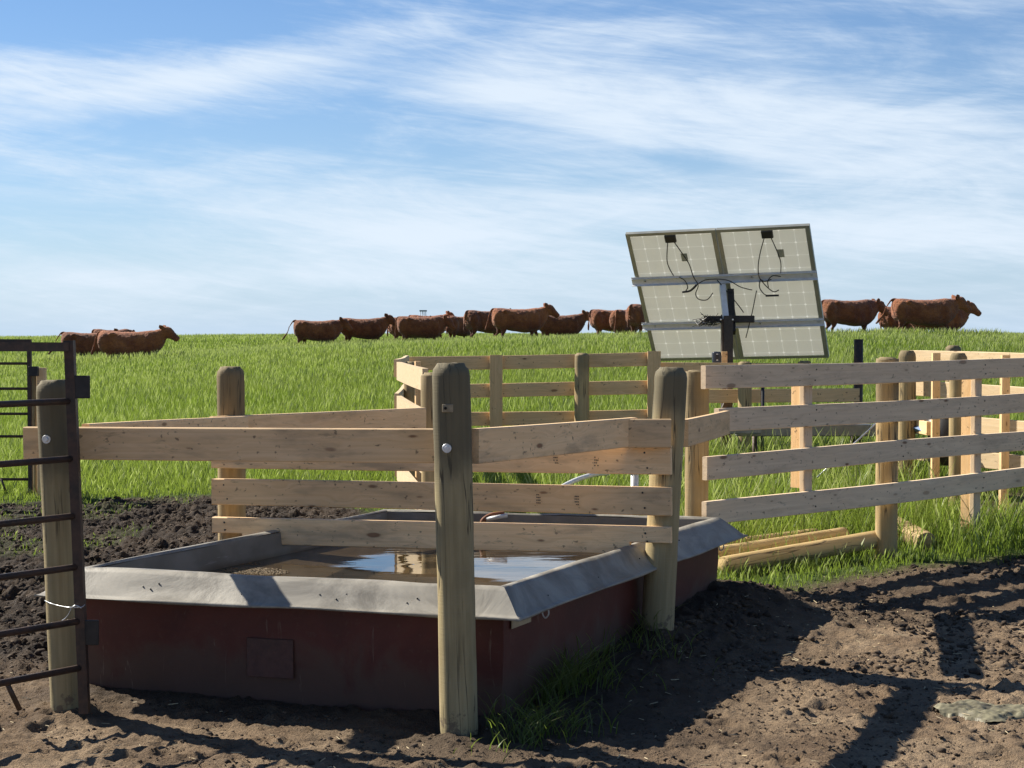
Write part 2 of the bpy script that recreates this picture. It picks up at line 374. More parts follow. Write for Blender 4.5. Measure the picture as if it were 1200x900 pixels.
def wood_post(name, c1, c2, green=.0, mud=.0, dark_top=.3, topz=1.3):
    m, nt, b = new_mat(name); g = G(nt); v = g.objvec(); ov = g.objvec(False)
    gr = g.noise(g.scale(v, (45, 45, 1.6)), 1, 5, .6, .2); br = g.noise(g.scale(v, (6, 6, 2.4)), 1, 5, .6)
    c = g.mix(g.ramp(gr, .3, .7), c1, c2)
    c = g.mix(g.m('MULTIPLY', g.ramp(br, .45, .7), .4), c, tuple(x * .55 for x in c1))
    if green: c = g.mix(g.m('MULTIPLY', g.ramp(g.noise(g.scale(v, (5, 5, 1.5)), 1, 4), .3, .62), green), c, (.16, .15, .095))
    ck = g.noise(g.scale(v, (16, 16, .8)), 1, 3, .5, .1)
    crack = g.ramp(g.m('ABSOLUTE', g.m('SUBTRACT', ck, .5)), .003, .016, 1, 0)
    crack = g.m('MULTIPLY', crack, g.ramp(g.noise(g.scale(v, (2, 2, 1.3)), 1, 2), .44, .54))
    c = g.mix(g.m('MULTIPLY', crack, .8), c, (.03, .024, .018))
    hk = g.noise(g.scale(v, (3, 3, 150)), 1, 2, .5); c = g.mix(g.m('MULTIPLY', g.ramp(hk, .55, .7), .16), c, (.30, .27, .20))
    sz = g.n('ShaderNodeSeparateXYZ'); g.put(sz.inputs[0], ov)
    if mud:
        mn = g.noise(v, 14, 5, .7); q = g.m('ADD', mn, g.ramp(sz.outputs[2], .0, .55, .28, -.25))
        c = g.mix(g.m('MULTIPLY', g.ramp(q, .52, .62), mud), c, (.12, .09, .065))
    tn = g.m('ADD', sz.outputs[2], g.m('MULTIPLY', br, .35))
    c = g.mix(g.ramp(tn, topz + .06, topz + .24, 0, dark_top), c, (.085, .075, .05))
    hv = g.n('ShaderNodeHueSaturation'); g.put(hv.inputs['Color'], c); g.put(hv.inputs['Value'], g.m('MULTIPLY_ADD', g.rand(), .25, .87))
    g.L.new(hv.outputs[0], b.inputs['Base Color']); b.inputs['Roughness'].default_value = .82; b.inputs['Specular IOR Level'].default_value = .25
    g.bump(g.m('SUBTRACT', g.m('ADD', gr, g.m('MULTIPLY', hk, .3)), crack), .6, .004, b); return m
M_POST_DARK = wood_post('treated_post', (.31, .245, .125), (.42, .34, .185), green=.4, mud=.8, dark_top=.75)
M_POST_TAN = wood_post('tan_post', (.37, .265, .125), (.47, .35, .18), green=.12, mud=.25, dark_top=.55)
M_POST_PEEL = wood_post('peeled_pole', (.46, .33, .14), (.58, .43, .21), dark_top=.0, topz=9)

def simple(name, c, rough=.5, metal=0, var=.25, nscale=20, bumps=.2, c2=None, spec=.5):
    m, nt, b = new_mat(name); g = G(nt); v = g.objvec()
    n = g.noise(v, nscale, 5, .6); n2 = g.noise(v, nscale * .2, 4, .6)
    cc = g.mix(g.ramp(g.m('ADD', g.m('MULTIPLY', n, .5), g.m('MULTIPLY', n2, .5)), .35, .65), tuple(x * (1 - var) for x in c), c2 or tuple(min(1, x * (1 + var)) for x in c))
    g.L.new(cc, b.inputs['Base Color']); g.put(b.inputs['Roughness'], g.ramp(n2, .3, .7, max(.05, rough - .1), min(1, rough + .1))); b.inputs['Metallic'].default_value = metal
    b.inputs['Specular IOR Level'].default_value = spec
    if bumps: g.bump(n, bumps, .002, b)
    return m
M_STEEL = simple('dark_rusty_steel', (.045, .035, .03), .55, .3, .3, 30, .3, c2=(.085, .05, .035))
M_PLATE = simple('dark_steel_plate', (.03, .028, .027), .5, .4, .3, 25, .2)
M_ZINC = simple('zinc_bolt', (.55, .57, .60), .35, .8, .1, 60, .05)
M_ALU = simple('aluminium_rail', (.58, .61, .64), .45, .15, .12, 12, .05)
M_FRAME = simple('panel_frame', (.33, .335, .29), .42, .35, .1, 9, .03)
M_BLACK = simple('black_plastic', (.018, .018, .020), .5, 0, .3, 20, .05)
M_WHITE = simple('white_plastic', (.62, .63, .62), .45, 0, .12, 12, .05)
M_WIRE = simple('galvanised_wire', (.5, .52, .53), .4, .7, .1, 60, 0)
M_GALV = simple('grey_galvanised_beam', (.20, .21, .205), .5, .35, .25, 8, .15)
M_RUST = simple('rusty_fitting', (.16, .06, .025), .8, .1, .5, 40, .5)

def mat_liner():
    m, nt, b = new_mat('pale_grey_fibreglass'); g = G(nt); v = g.n('ShaderNodeTexCoord').outputs['Object']
    a = g.noise(v, 2.6, 7, .68, 1.1); d = g.noise(v, 38, 4, .7)
    c = g.mix(g.ramp(a, .35, .65), (.16, .146, .116), (.33, .305, .25))
    c = g.mix(g.m('MULTIPLY', g.ramp(d, .66, .72), .7), c, (.14, .12, .09))
    str_ = g.noise(g.scale(v, (26, 26, 3)), 1, 4, .6); c = g.mix(g.m('MULTIPLY', g.ramp(str_, .5, .72), .35), c, (.26, .235, .19))
    g.L.new(c, b.inputs['Base Color']); g.put(b.inputs['Roughness'], g.ramp(a, .3, .7, .42, .6))
    g.bump(g.m('ADD', g.m('MULTIPLY', a, 1.0), g.m('MULTIPLY', d, .04)), .35, .010, b); return m
M_LINER = mat_liner()
def mat_inner():
    m, nt, b = new_mat('grey_inner_wall'); g = G(nt); v = g.n('ShaderNodeTexCoord').outputs['Object']
    a = g.noise(v, 4, 6, .6, .5); sz = g.n('ShaderNodeSeparateXYZ'); g.put(sz.inputs[0], v)
    c = g.mix(g.ramp(a, .35, .65), (.15, .14, .12), (.21, .20, .175))
    sc = g.noise(g.scale(v, (3, 3, 30)), 1, 4, .7); c = g.mix(g.m('MULTIPLY', g.ramp(sc, .62, .68), .3), c, (.42, .42, .42))
    c = g.mix(g.ramp(g.m('ADD', sz.outputs[2], g.m('MULTIPLY', a, .03)), .435, .475, .8, 0), c, (.09, .07, .045))
    g.L.new(c, b.inputs['Base Color']); b.inputs['Roughness'].default_value = .5; g.bump(a, .3, .004, b); return m
M_INNER = mat_inner()
def mat_red():
    m, nt, b = new_mat('dull_red_wall'); g = G(nt); v = g.n('ShaderNodeTexCoord').outputs['Object']
    a = g.noise(v, 3, 6, .6, .6); f = g.noise(v, 40, 5, .7); sz = g.n('ShaderNodeSeparateXYZ'); g.put(sz.inputs[0], v)
    c = g.mix(g.ramp(a, .3, .7), (.062, .011, .008), (.098, .019, .013))
    c = g.mix(g.m('MULTIPLY', g.ramp(f, .55, .75), .35), c, (.12, .075, .055))
    q = g.m('ADD', a, g.ramp(sz.outputs[2], .0, .42, .30, -.12)); c = g.mix(g.m('MULTIPLY', g.ramp(q, .5, .75), .65), c, (.07, .05, .036))
    sc = g.noise(g.scale(v, (14, 14, 2)), 1, 4, .7, 1.5); c = g.mix(g.m('MULTIPLY', g.ramp(sc, .64, .70), .55), c, (.20, .15, .115))
    g.L.new(c, b.inputs['Base Color']); b.inputs['Roughness'].default_value = .6; g.bump(g.m('ADD', a, g.m('MULTIPLY', f, .2)), .35, .006, b); return m
M_RED = mat_red()
def mat_water():
    m, nt, b = new_mat('murky_water'); g = G(nt); v = g.n('ShaderNodeTexCoord').outputs['Object']
    a = g.noise(g.scale(v, (5, 16, 1)), 1, 3, .5, .3); b2 = g.noise(g.scale(v, (1.2, 3.2, 1)), 1, 2, .5)
    c = g.mix(g.ramp(g.noise(v, 2.2, 5, .6), .35, .65), (.04, .028, .015), (.068, .048, .027))
    g.L.new(c, b.inputs['Base Color']); b.inputs['Roughness'].default_value = .025; b.inputs['IOR'].default_value = 1.5
    g.bump(g.m('ADD', g.m('MULTIPLY', a, g.ramp(b2, .4, .6, .2, 1)), g.m('MULTIPLY', b2, 1.5)), .085, .012, b); return m
M_WATER = mat_water()
M_SCUM = simple('brown_scum', (.17, .12, .06), .8, 0, .4, 60, .8)

def mat_ground():
    m, nt, b = new_mat('ground_soil'); g = G(nt); v = g.n('ShaderNodeTexCoord').outputs['Object']
    at_ = g.n('ShaderNodeAttribute', attribute_name='grass').outputs['Fac']; wet = g.n('ShaderNodeAttribute', attribute_name='churn').outputs['Fac']
    a = g.noise(v, 2.1, 6, .62, .4); f = g.noise(v, 26, 6, .7); ff = g.noise(v, 110, 4, .7); sp = g.noise(v, 55, 3, .6)
    dry = g.mix(g.ramp(a, .35, .66), (.195, .136, .086), (.32, .235, .152)); dry = g.mix(g.m('MULTIPLY', g.ramp(f, .45, .7), .55), dry, (.075, .055, .04))
    dry = g.mix(g.m('MULTIPLY', g.ramp(sp, .66, .74), .5), dry, (.36, .30, .22))
    damp = g.mix(g.ramp(f, .3, .7), (.021, .015, .011), (.052, .038, .028))
    dk = g.noise(v, .9, 5, .65, .5); dry = g.mix(g.m('MULTIPLY', g.ramp(dk, .5, .66), .6), dry, (.075, .052, .036))
    c = g.mix(g.m('MULTIPLY', wet, g.ramp(a, .2, .6, .65, 1)), dry, damp)
    c = g.mix(g.m('MULTIPLY', g.ramp(ff, .55, .75), .3), c, (.06, .045, .034))
    gn = g.noise(v, .35, 5, .6); gg = g.mix(g.ramp(gn, .35, .65), (.055, .095, .018), (.085, .14, .028)); gg = g.mix(g.m('MULTIPLY', g.ramp(f, .4, .7), .5), gg, (.07, .06, .03))
    c = g.mix(at_, c, gg)
    g.L.new(c, b.inputs['Base Color']); g.put(b.inputs['Roughness'], g.m('SUBTRACT', .95, g.m('MULTIPLY', wet, .12)))
    b.inputs['Specular IOR Level'].default_value = .14
    g.bump(g.m('ADD', f, g.m('MULTIPLY', ff, .5)), 1.0, .03, b); return m
M_GROUND = mat_ground()
def mat_grass(g1=(.070, .112, .018), g2=(.195, .238, .050)):
    m, nt, b = new_mat('grass_blades'); g = G(nt); g.N.remove(b)
    h = g.n('ShaderNodeAttribute', attribute_name='h').outputs['Fac']; t = g.n('ShaderNodeAttribute', attribute_name='tint').outputs['Fac']; sd = g.n('ShaderNodeAttribute', attribute_name='seed').outputs['Fac']
    v = g.n('ShaderNodeTexCoord').outputs['Object']; pn = g.ramp(g.noise(v, .16, 4, .6), .35, .65)
    c = g.mix(t, g1, g2); c = g.mix(g.m('MULTIPLY', pn, .55), c, (.21, .235, .065))
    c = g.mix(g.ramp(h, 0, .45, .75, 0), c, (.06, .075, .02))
    c = g.mix(g.m('MULTIPLY', sd, g.ramp(h, .45, .8)), c, (.36, .38, .17))
    d = g.n('ShaderNodeBsdfDiffuse'); tr = g.n('ShaderNodeBsdfTranslucent'); gl = g.n('ShaderNodeBsdfGlossy'); gl.inputs['Roughness'].default_value = .42; gl.inputs['Color'].default_value = (.8, .9, .8, 1)
    g.L.new(c, d.inputs[0]); tc2 = g.mix(.35, c, (.32, .50, .04)); g.L.new(tc2, tr.inputs[0])
    m1 = g.n('ShaderNodeMixShader'); m1.inputs[0].default_value = .5; g.L.new(d.outputs[0], m1.inputs[1]); g.L.new(tr.outputs[0], m1.inputs[2])
    m2 = g.n('ShaderNodeMixShader'); m2.inputs[0].default_value = .02; g.L.new(m1.outputs[0], m2.inputs[1]); g.L.new(gl.outputs[0], m2.inputs[2])
    g.L.new(m2.outputs[0], g.N['Material Output'].inputs[0]); return m
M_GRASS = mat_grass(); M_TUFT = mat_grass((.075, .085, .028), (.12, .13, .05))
def mat_cow():
    m, nt, b = new_mat('red_cow_coat'); g = G(nt); v = g.objvec(); 
    a = g.noise(v, 3.0, 4, .6, .3); f = g.noise(v, 24, 5, .7, .8); s = g.n('ShaderNodeSeparateXYZ'); g.put(s.inputs[0], g.objvec(False))
    c = g.mix(g.ramp(a, .3, .7), (.22, .06, .018), (.42, .14, .04)); c = g.mix(g.m('MULTIPLY', g.ramp(f, .4, .7), .55), c, (.075, .02, .009))
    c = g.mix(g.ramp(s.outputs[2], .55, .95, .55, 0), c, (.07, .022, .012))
    hv = g.n('ShaderNodeHueSaturation'); g.put(hv.inputs['Color'], c); g.put(hv.inputs['Value'], g.m('MULTIPLY_ADD', g.rand(), .5, .75)); g.L.new(hv.outputs[0], b.inputs['Base Color'])
    b.inputs['Roughness'].default_value = .85; b.inputs['Sheen Weight'].default_value = .25; b.inputs['Specular IOR Level'].default_value = .2
    g.bump(f, 1.0, .05, b); return m
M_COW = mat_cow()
def mat_pv():
    """module seen from behind: cells show grey-green through the backsheet, pale gaps between them"""
    m, nt, b = new_mat('solar_laminate'); g = G(nt); v = g.objvec(False); s = g.n('ShaderNodeSeparateXYZ'); g.put(s.inputs[0], v)
    P = .16
    def per(x): return g.m('ABSOLUTE', g.m('SUBTRACT', g.m('FRACT', g.m('ADD', g.m('DIVIDE', x, P), 50)), .5))     # .5 on a gap line
    u, w_ = per(s.outputs[0]), per(s.outputs[2])
    line = g.m('MAXIMUM', g.ramp(u, .482, .493), g.ramp(w_, .482, .493))
    dia = g.ramp(g.m('ADD', u, w_), .90, .915)
    n = g.noise(v, 5, 4, .6)
    bus = g.ramp(g.m('ABSOLUTE', g.m('SUBTRACT', g.m('FRACT', g.m('ADD', g.m('DIVIDE', s.outputs[0], P / 3), 50)), .5)), .485, .495)
    c = g.mix(g.ramp(n, .3, .7), (.62, .63, .58), (.66, .67, .62)); c = g.mix(g.m('MULTIPLY', bus, .0), c, (.3, .3, .27))
    c = g.mix(g.m('MULTIPLY', line, .38), c, (.80, .81, .75)); c = g.mix(dia, c, (.88, .88, .84))
    g.L.new(c, b.inputs['Base Color']); b.inputs['Roughness'].default_value = .4
    tr = g.n('ShaderNodeBsdfTranslucent'); g.L.new(g.mix(g.m('MAXIMUM', line, dia), (.74, .735, .68), (.97, .97, .94)), tr.inputs[0])
    mx = g.n('ShaderNodeMixShader'); mx.inputs[0].default_value = .55; g.L.new(b.outputs[0], mx.inputs[1]); g.L.new(tr.outputs[0], mx.inputs[2])
    g.L.new(mx.outputs[0], g.N['Material Output'].inputs[0]); return m
M_PV = mat_pv()

# ------------------------------------------------------------------ ground: one sheet out to the horizon
def axis(dense, lo_out, hi_out, g=1.16):
    a = [dense[0]]; s = .03
    while a[-1] > lo_out: a.append(a[-1] - s); s *= g
    b = [dense[-1]]; s = dense[-1] - dense[-2]
    while b[-1] < hi_out: b.append(b[-1] + s); s *= 1.012 if b[-1] < 26 else (1.05 if b[-1] < 130 else 1.3)
    return np.array(a[1:][::-1] + list(dense) + b[1:])
xs = axis(np.arange(-4.2, 4.4, .0165), -3500, 3500)
xr = [xs[0]]
xs = np.concatenate([-np.cumprod([4.2] + [1.09] * 78)[::-1][:-1], np.arange(-4.2, 4.4, .0165), np.cumprod([4.42] + [1.09] * 78)])
ys = axis(np.concatenate([np.arange(5.3, 9.5, .0165), np.arange(9.5, 16.5, .03)]), -3500, 3600)
X, Y = np.meshgrid(xs, ys); Z = terrain(X, Y)
hp = np.random.default_rng(23)       # hoof prints: two toes pressed in, a little earth pushed up round them
for k in range(620):
    if k < 330: hy = hp.uniform(8.2, 15.5); hx_ = hp.uniform(-.42, -.03) * hy; dep = hp.uniform(.02, .06)
    else: hy = hp.uniform(5.9, 11.5); hx_ = hp.uniform(-.36, .38) * hy; dep = hp.uniform(.006, .026)
    if float(grass_mask(np.array([hx_]), np.array([hy]))[0]) > .4: continue
    i0, i1 = np.searchsorted(xs, (hx_ - .22, hx_ + .22)); j0, j1 = np.searchsorted(ys, (hy - .22, hy + .22))
    a_ = hp.random() * 6.28; sx_, sy_ = X[j0:j1, i0:i1] - hx_, Y[j0:j1, i0:i1] - hy; u_ = sx_ * math.cos(a_) + sy_ * math.sin(a_); v_ = -sx_ * math.sin(a_) + sy_ * math.cos(a_)
    q1 = np.exp(-((u_ / .055) ** 2 + ((v_ - .026) / .024) ** 2) ** 1.5) + np.exp(-((u_ / .055) ** 2 + ((v_ + .026) / .024) ** 2) ** 1.5); rr_ = np.hypot(u_, v_)
    Z[j0:j1, i0:i1] += -dep * np.minimum(q1, 1) + dep * .4 * np.exp(-((rr_ - .085) / .025) ** 2)
nx, ny = len(xs), len(ys)
print('ground', nx, ny)
me = bpy.data.meshes.new('ground')
me.vertices.add(nx * ny); me.vertices.foreach_set('co', np.stack([X, Y, Z], -1).astype('f').ravel())
i = np.arange(nx * ny).reshape(ny, nx); q = np.stack([i[:-1, :-1], i[:-1, 1:], i[1:, 1:], i[1:, :-1]], -1).reshape(-1, 4)
me.loops.add(q.size); me.loops.foreach_set('vertex_index', q.ravel().astype('i'))
me.polygons.add(len(q)); me.polygons.foreach_set('loop_start', np.arange(0, q.size, 4, dtype='i')); me.polygons.foreach_set('use_smooth', np.ones(len(q), bool))
me.update(calc_edges=True)
ga = me.attributes.new('grass', 'FLOAT', 'POINT'); ga.data.foreach_set('value', grass_mask(X, Y).ravel().astype('f'))
churn = np.clip((-.2 - X + (Y - 8) * .12) / .9, 0, 1) * np.clip((Y - 7.0) / 1.2, 0, 1)
churn = np.maximum(churn, np.clip((Y - 8.9 + (fbm(X*.9, Y*.9, 3, 40) - .5) * 2.2) / .5, 0, .5) * (X > 0))
sdr, _ = seg_dist(X, Y, CFR, CBR); churn = np.maximum(churn, np.clip(1.25 - sdr / .8, 0, .85))
sdf, _ = seg_dist(X, Y, CFL, CFR); churn = np.maximum(churn, np.clip(1.0 - sdf / .4, 0, .8))
ca = me.attributes.new('churn', 'FLOAT', 'POINT'); ca.data.foreach_set('value', churn.ravel().astype('f'))
me.materials.append(M_GROUND)
ground = bpy.data.objects.new('ground', me); col.objects.link(ground); tag(ground, kind='structure')

# ------------------------------------------------------------------ cattle trough
trough = thing('water_trough', (CFL[0] * .5 + CBR[0] * .5, (CFL[1] + CBR[1]) / 2, 0), 'large dull red cattle trough with pale grey sloping rim, standing in the mud', 'trough')
ZT, ZR, EO = .55, .445, .125
C4 = [Vector((*CFL, 0)), Vector((*CFR, 0)), Vector((*CBR, 0)), Vector((*CBL, 0))]
def offs(poly, e):
    """offset a convex ccw polygon outwards by e"""
    n = len(poly); res = []
    for i in range(n):
        a, b, c = poly[i-1], poly[i], poly[(i+1) % n]
        d1 = (b - a).normalized(); d2 = (c - b).normalized(); n1 = Vector((d1.y, -d1.x, 0)); n2 = Vector((d2.y, -d2.x, 0))
        bis = (n1 + n2).normalized(); res.append(b + bis * e / bis.dot(n1))
    return res
OUT = offs(C4, EO); IN = offs(C4, -.035); BASE = offs(C4, -.02); IN2 = offs(C4, -.05)
def strip(name, levels, i, mat, n=26, wob=.004, seed=0):
    """one side of the trough: levels = [(corner list, z)...]; edges are mitred at the corners"""
    bm = bmesh.new(); rows = []; o = C4[i]
    for li, (cs, z) in enumerate(levels):
        a, b = cs[i], cs[(i+1) % 4]; row = []
        for k in range(n + 1):
            t = k / n; p = a.lerp(b, t); s = math.sin(math.pi * t)
            j = (vnoise(np.array([t * 7 + seed]), np.array([li * .9 + 3.3]))[0] - .5) * 2 * wob * min(1, 5 * s)
            row.append(bm.verts.new((p.x - o.x, p.y - o.y, z + j + 0)))
        rows.append(row)
    for r0, r1 in zip(rows, rows[1:]):
        for k in range(n): bm.faces.new((r0[k], r0[k+1], r1[k+1], r1[k]))
    bmesh.ops.recalc_face_normals(bm, faces=bm.faces)
    return link(name, bm_mesh(name, bm, True), mat, trough, Matrix.Translation(o))
LIP = offs(C4, .012); OUT_in = offs(C4, EO - .004)
for i_ in range(4):
    strip('outer_wall', [(BASE, -.12), (offs(C4, -.012), .1), (C4, .3), (offs(C4, -.002), ZT - .01)], i_, M_RED, seed=i_)
    strip('inner_wall', [(IN, ZT - .006), (IN2, .42), (offs(C4, -.07), .1)], i_, M_INNER, seed=4 + i_)
    strip('rim', [(offs(C4, -.035), ZT - .004), (offs(C4, -.026), ZT + .004), (offs(C4, .004), ZT + .004), (offs(C4, .020), ZT - .010), (offs(C4, .060), ZT - .050), (offs(C4, .098), ZR + .012), (offs(C4, .112), ZR + .003), (OUT, ZR), (offs(C4, EO + .001), ZR - .008),
                  (OUT_in, ZR - .008), (offs(C4, .10), ZR + .002), (offs(C4, .055), ZT - .056), (offs(C4, .0), ZT - .02)], i_, M_LINER, n=40, wob=.007, seed=8 + i_ * 3)
bm = bmesh.new(); f_ = offs(C4, -.06); bm.faces.new([bm.verts.new((p.x - C4[0].x, p.y - C4[0].y, .08)) for p in f_]); link('floor_panel', bm_mesh('floor_panel', bm), M_INNER, trough, Matrix.Translation(C4[0]))
# fittings on the trough
def on_front(t, z, out_=.004):
    d = (C4[1] - C4[0]); nrm = Vector((d.y, -d.x, 0)).normalized(); p = C4[0] + d * t + nrm * out_; p.z = z; return p, math.atan2(d.y, d.x)
def on_right(t, z, out_=.004):
    d = (C4[2] - C4[1]); nrm = Vector((d.y, -d.x, 0)).normalized(); p = C4[1] + d * t + nrm * out_; p.z = z; return p, math.atan2(d.y, d.x)
M_PATCH = simple('faded_patch', (.075, .035, .028), .7, 0, .3, 30, .3); M_TAPE = simple('beige_sticker', (.42, .34, .22), .6, 0, .2, 20, .1)
p, a_ = on_front(.47, .20, .004); block('patch', p, (.22, .004, .17), M_PATCH, trough, Matrix.Rotation(a_, 3, 'Z'))
p, a_ = on_right(.055, .395, .008); block('sticker', p, (.19, .006, .05), M_TAPE, trough, Matrix.Rotation(a_, 3, 'Z'), .001)
for t_ in (.125, .985):
    p, a_ = on_right(t_, .40, .03); pts = [p + Vector((.0, 0, .03)), p + Vector((.012, -.004, .01)), p + Vector((.014, -.006, -.012)), p + Vector((.0, -.002, -.028)), p + Vector((-.012, .004, -.01)), p + Vector((-.008, .003, .02))]
    tube('hook', bezier(pts, 5), .0035, M_WHITE, trough, 6)
# fasteners on the sloping rim
for sidef, ts in ((on_front, (.18, .2, .215, .42, .44, .60, .64, .66, .80, .82)), (on_right, (.1, .3, .5, .72))):
    for t_ in ts:
        p, a_ = sidef(t_, ZT - .045 + rnd.uniform(-.025, .02)); 
        p, a_ = sidef(t_, p.z, .0595 + (ZT - .050 - p.z) * .9)
        bm = bmesh.new(); bmesh.ops.create_uvsphere(bm, u_segments=8, v_segments=5, radius=.004); link('rivet', bm_mesh('rivet', bm, True), M_PLATE, trough, Matrix.Translation(p))
# float valve on the far wall
p = at(570, 598, 9.42); p.z = ZT - .03
tube('valve_pipe', bezier([p + Vector((.10, .0, .035)), p + Vector((.03, -.03, .03)), p + Vector((-.02, -.05, .0)), p + Vector((-.025, -.05, -.05))], 6), .016, M_RUST, trough, 8)
tube('float_arm', [p + Vector((0, -.05, .01)), p + Vector((.12, -.08, .035))], .012, M_WHITE, trough, 8)

# water inside
WZ = .425
bm = bmesh.new(); f_ = offs(C4, -.052); bm.faces.new([bm.verts.new((p.x, p.y, WZ)) for p in f_]); water = link('water', bm_mesh('water', bm), M_WATER); tag(water, kind='structure')
# floating scum
bm = bmesh.new(); rs = random.Random(3)
for cx, cy, wd, dp, n_ in ((-1.27, 8.02, .17, .12, 900), (-1.34, 8.28, .07, .04, 40), (-.05, 6.93, .05, .02, 10)):
    for k in range(n_):
        a = rs.random() * 6.28; q_ = math.sqrt(rs.random()); x = cx + math.cos(a) * q_ * wd; y = cy + math.sin(a) * q_ * dp - (x - cx) * .25; r_ = rs.uniform(.002, .0065)
        m_ = Matrix.Translation((x, y, WZ + .001)) @ Matrix.Diagonal((1.4, 1, .3, 1)); bmesh.ops.create_icosphere(bm, subdivisions=1, radius=r_, matrix=m_)
scum = link('scum', bm_mesh('scum', bm, True), M_SCUM); tag(scum, 'brown floating scum on the trough water beside the front rim', 'scum', kind='stuff')

# ------------------------------------------------------------------ posts and rails at the trough
pen = thing('trough_fence', (-.21, 6.47, 0), 'tall round posts with board rails standing around and across the red trough', 'fence')
def post_at(name, xb, xt, ytop, d, r, mat, parent, seed, dtop=0, sink=.2, **k):
    zt = EYE + (HOR - ytop) * d / 1900; zb = gz((xb - 600) / 1900 * d, d) - sink
    bx = (xb - 600) / 1900 * d; tx = (xt - 600) / 1900 * d; bx -= (tx - bx) * sink / zt
    return round_post(name, (bx, d, zb), (tx, d + dtop, zt), r, mat, parent, seed=seed, **k)
P1 = post_at('post', 538, 528, 426, 6.47, .074, M_POST_DARK, pen, 1)
P2 = post_at('post', 76, 62, 446, 6.86, .069, M_POST_DARK, pen, 2)
P3 = post_at('post', 771, 787, 431, 8.05, .079, M_POST_DARK, pen, 3, cham=.05)
P5 = post_at('post', 271, 270, 430, 8.9, .077, M_POST_TAN, pen, 5)
# front rail behind the two front posts
board('rail', at(28, 501, 7.03), at(541, 501.5, 6.60), M_BOARDN, pen)
# rail from the front post back to the right post
board('rail', (-.145, 6.50, 1.225), (at(742, 490, 8.02).x, 8.02, 1.19), M_BOARDN, pen, h=.142)
board('rail', at(728, 490.5, 7.925), at(786.5, 490.5, 7.925), M_BOARDN, pen)
a0 = at(803.5, 491, 8.22); board('rail', a0, (1.27, 9.62, 1.148), M_BOARDN, pen)
# rails across the trough
A5, A3 = at(249, 0, 8.78), at(787, 0, 7.945)
for zl, zr, nt_ in ((1.02, 1.05, None), (.817, .852, None), (.613, .652, 1)):
    a_, b_ = Vector((A5.x, A5.y, zl)), Vector((A3.x, A3.y, zr)); Ln = (b_ - a_).length
    board('rail', a_, b_, M_BOARDN, pen, notch=[(-.01, .185, .055), (Ln - .21, Ln + .01, .06)] if nt_ else None)
board('rail', (-1.86, 7.07, 1.208), (-1.446, 8.76, 1.158), M_BOARDN, pen)
board('rail', (-1.62, 8.74, 1.157), (-.53, 9.72, 1.165), M_BOARDN, pen)
# washers and bolts
def bolt(px, py, d, parent, r=.019):
    p = at(px, py, d); bm = bmesh.new()
    bmesh.ops.create_cone(bm, cap_ends=True, segments=20, radius1=r, radius2=r * .92, depth=.004, matrix=Matrix.Rotation(R(90), 4, 'X'))
    bmesh.ops.create_cone(bm, cap_ends=True, segments=6, radius1=r * .55, radius2=r * .5, depth=.012, matrix=Matrix.Translation((0, -.006, 0)) @ Matrix.Rotation(R(90), 4, 'X'))
    link('bolt', bm_mesh('bolt', bm), M_ZINC, parent, Matrix.Translation(p))
bolt(523.5, 525.5, 6.393, pen); bolt(53.5, 515, 6.79, pen)
M_HOLE = simple('bored_hole', (.012, .01, .008), .9, 0, .2, 20, 0); M_FLAT = simple('bare_wood_flat', (.27, .22, .14), .8, 0, .25, 50, .3)
block('flat_notch', at(524.5, 478.5, 6.399), (.044, .006, .032), M_FLAT, pen, bev=.002)
bm = bmesh.new(); bmesh.ops.create_cone(bm, cap_ends=True, segments=12, radius1=.006, radius2=.006, depth=.004, matrix=Matrix.Rotation(R(90), 4, 'X')); link('bolt_hole', bm_mesh('bolt_hole', bm), M_HOLE, pen, Matrix.Translation(at(522, 478.5, 6.3945)))
# ink stamps of the sawmill: rows of short dark bars
M_INK = simple('stamp_ink', (.05, .035, .028), .8, 0, .3, 90, 0)
def stamp(px, py, d0, w_, h_, rot=0):
    bm = bmesh.new(); q = random.Random(int(px)); 
    for i_ in range(3):
        for j_ in range(4):
            if q.random() < .2: continue
            x = (i_ - 1) * w_ / 3; z = (j_ - 1.5) * h_ / 4; box_bm(bm, x - w_ * .11, x + w_ * .13, -.0006, .0006, z - h_ * .04, z + h_ * .05)
    d_ = (A3 - A5).normalized(); m_ = Matrix.Translation(at(px, py, d0)) @ Matrix.Rotation(math.atan2(A3.y - A5.y, A3.x - A5.x), 4, 'Z')
    link('grade_stamp', bm_mesh('grade_stamp', bm), M_INK, pen, m_)
def dF(px):   # depth of the near face of the crossing rails at a picture column
    t = (px - 249) / (787 - 249); return 1 / ((1 - t) / A5.y + t / A3.y) - .021
for px_, py_ in ((631, 585), (676, 587), (699, 541), (651, 538)): stamp(px_, py_, dF(px_) - .004, .024, .055)

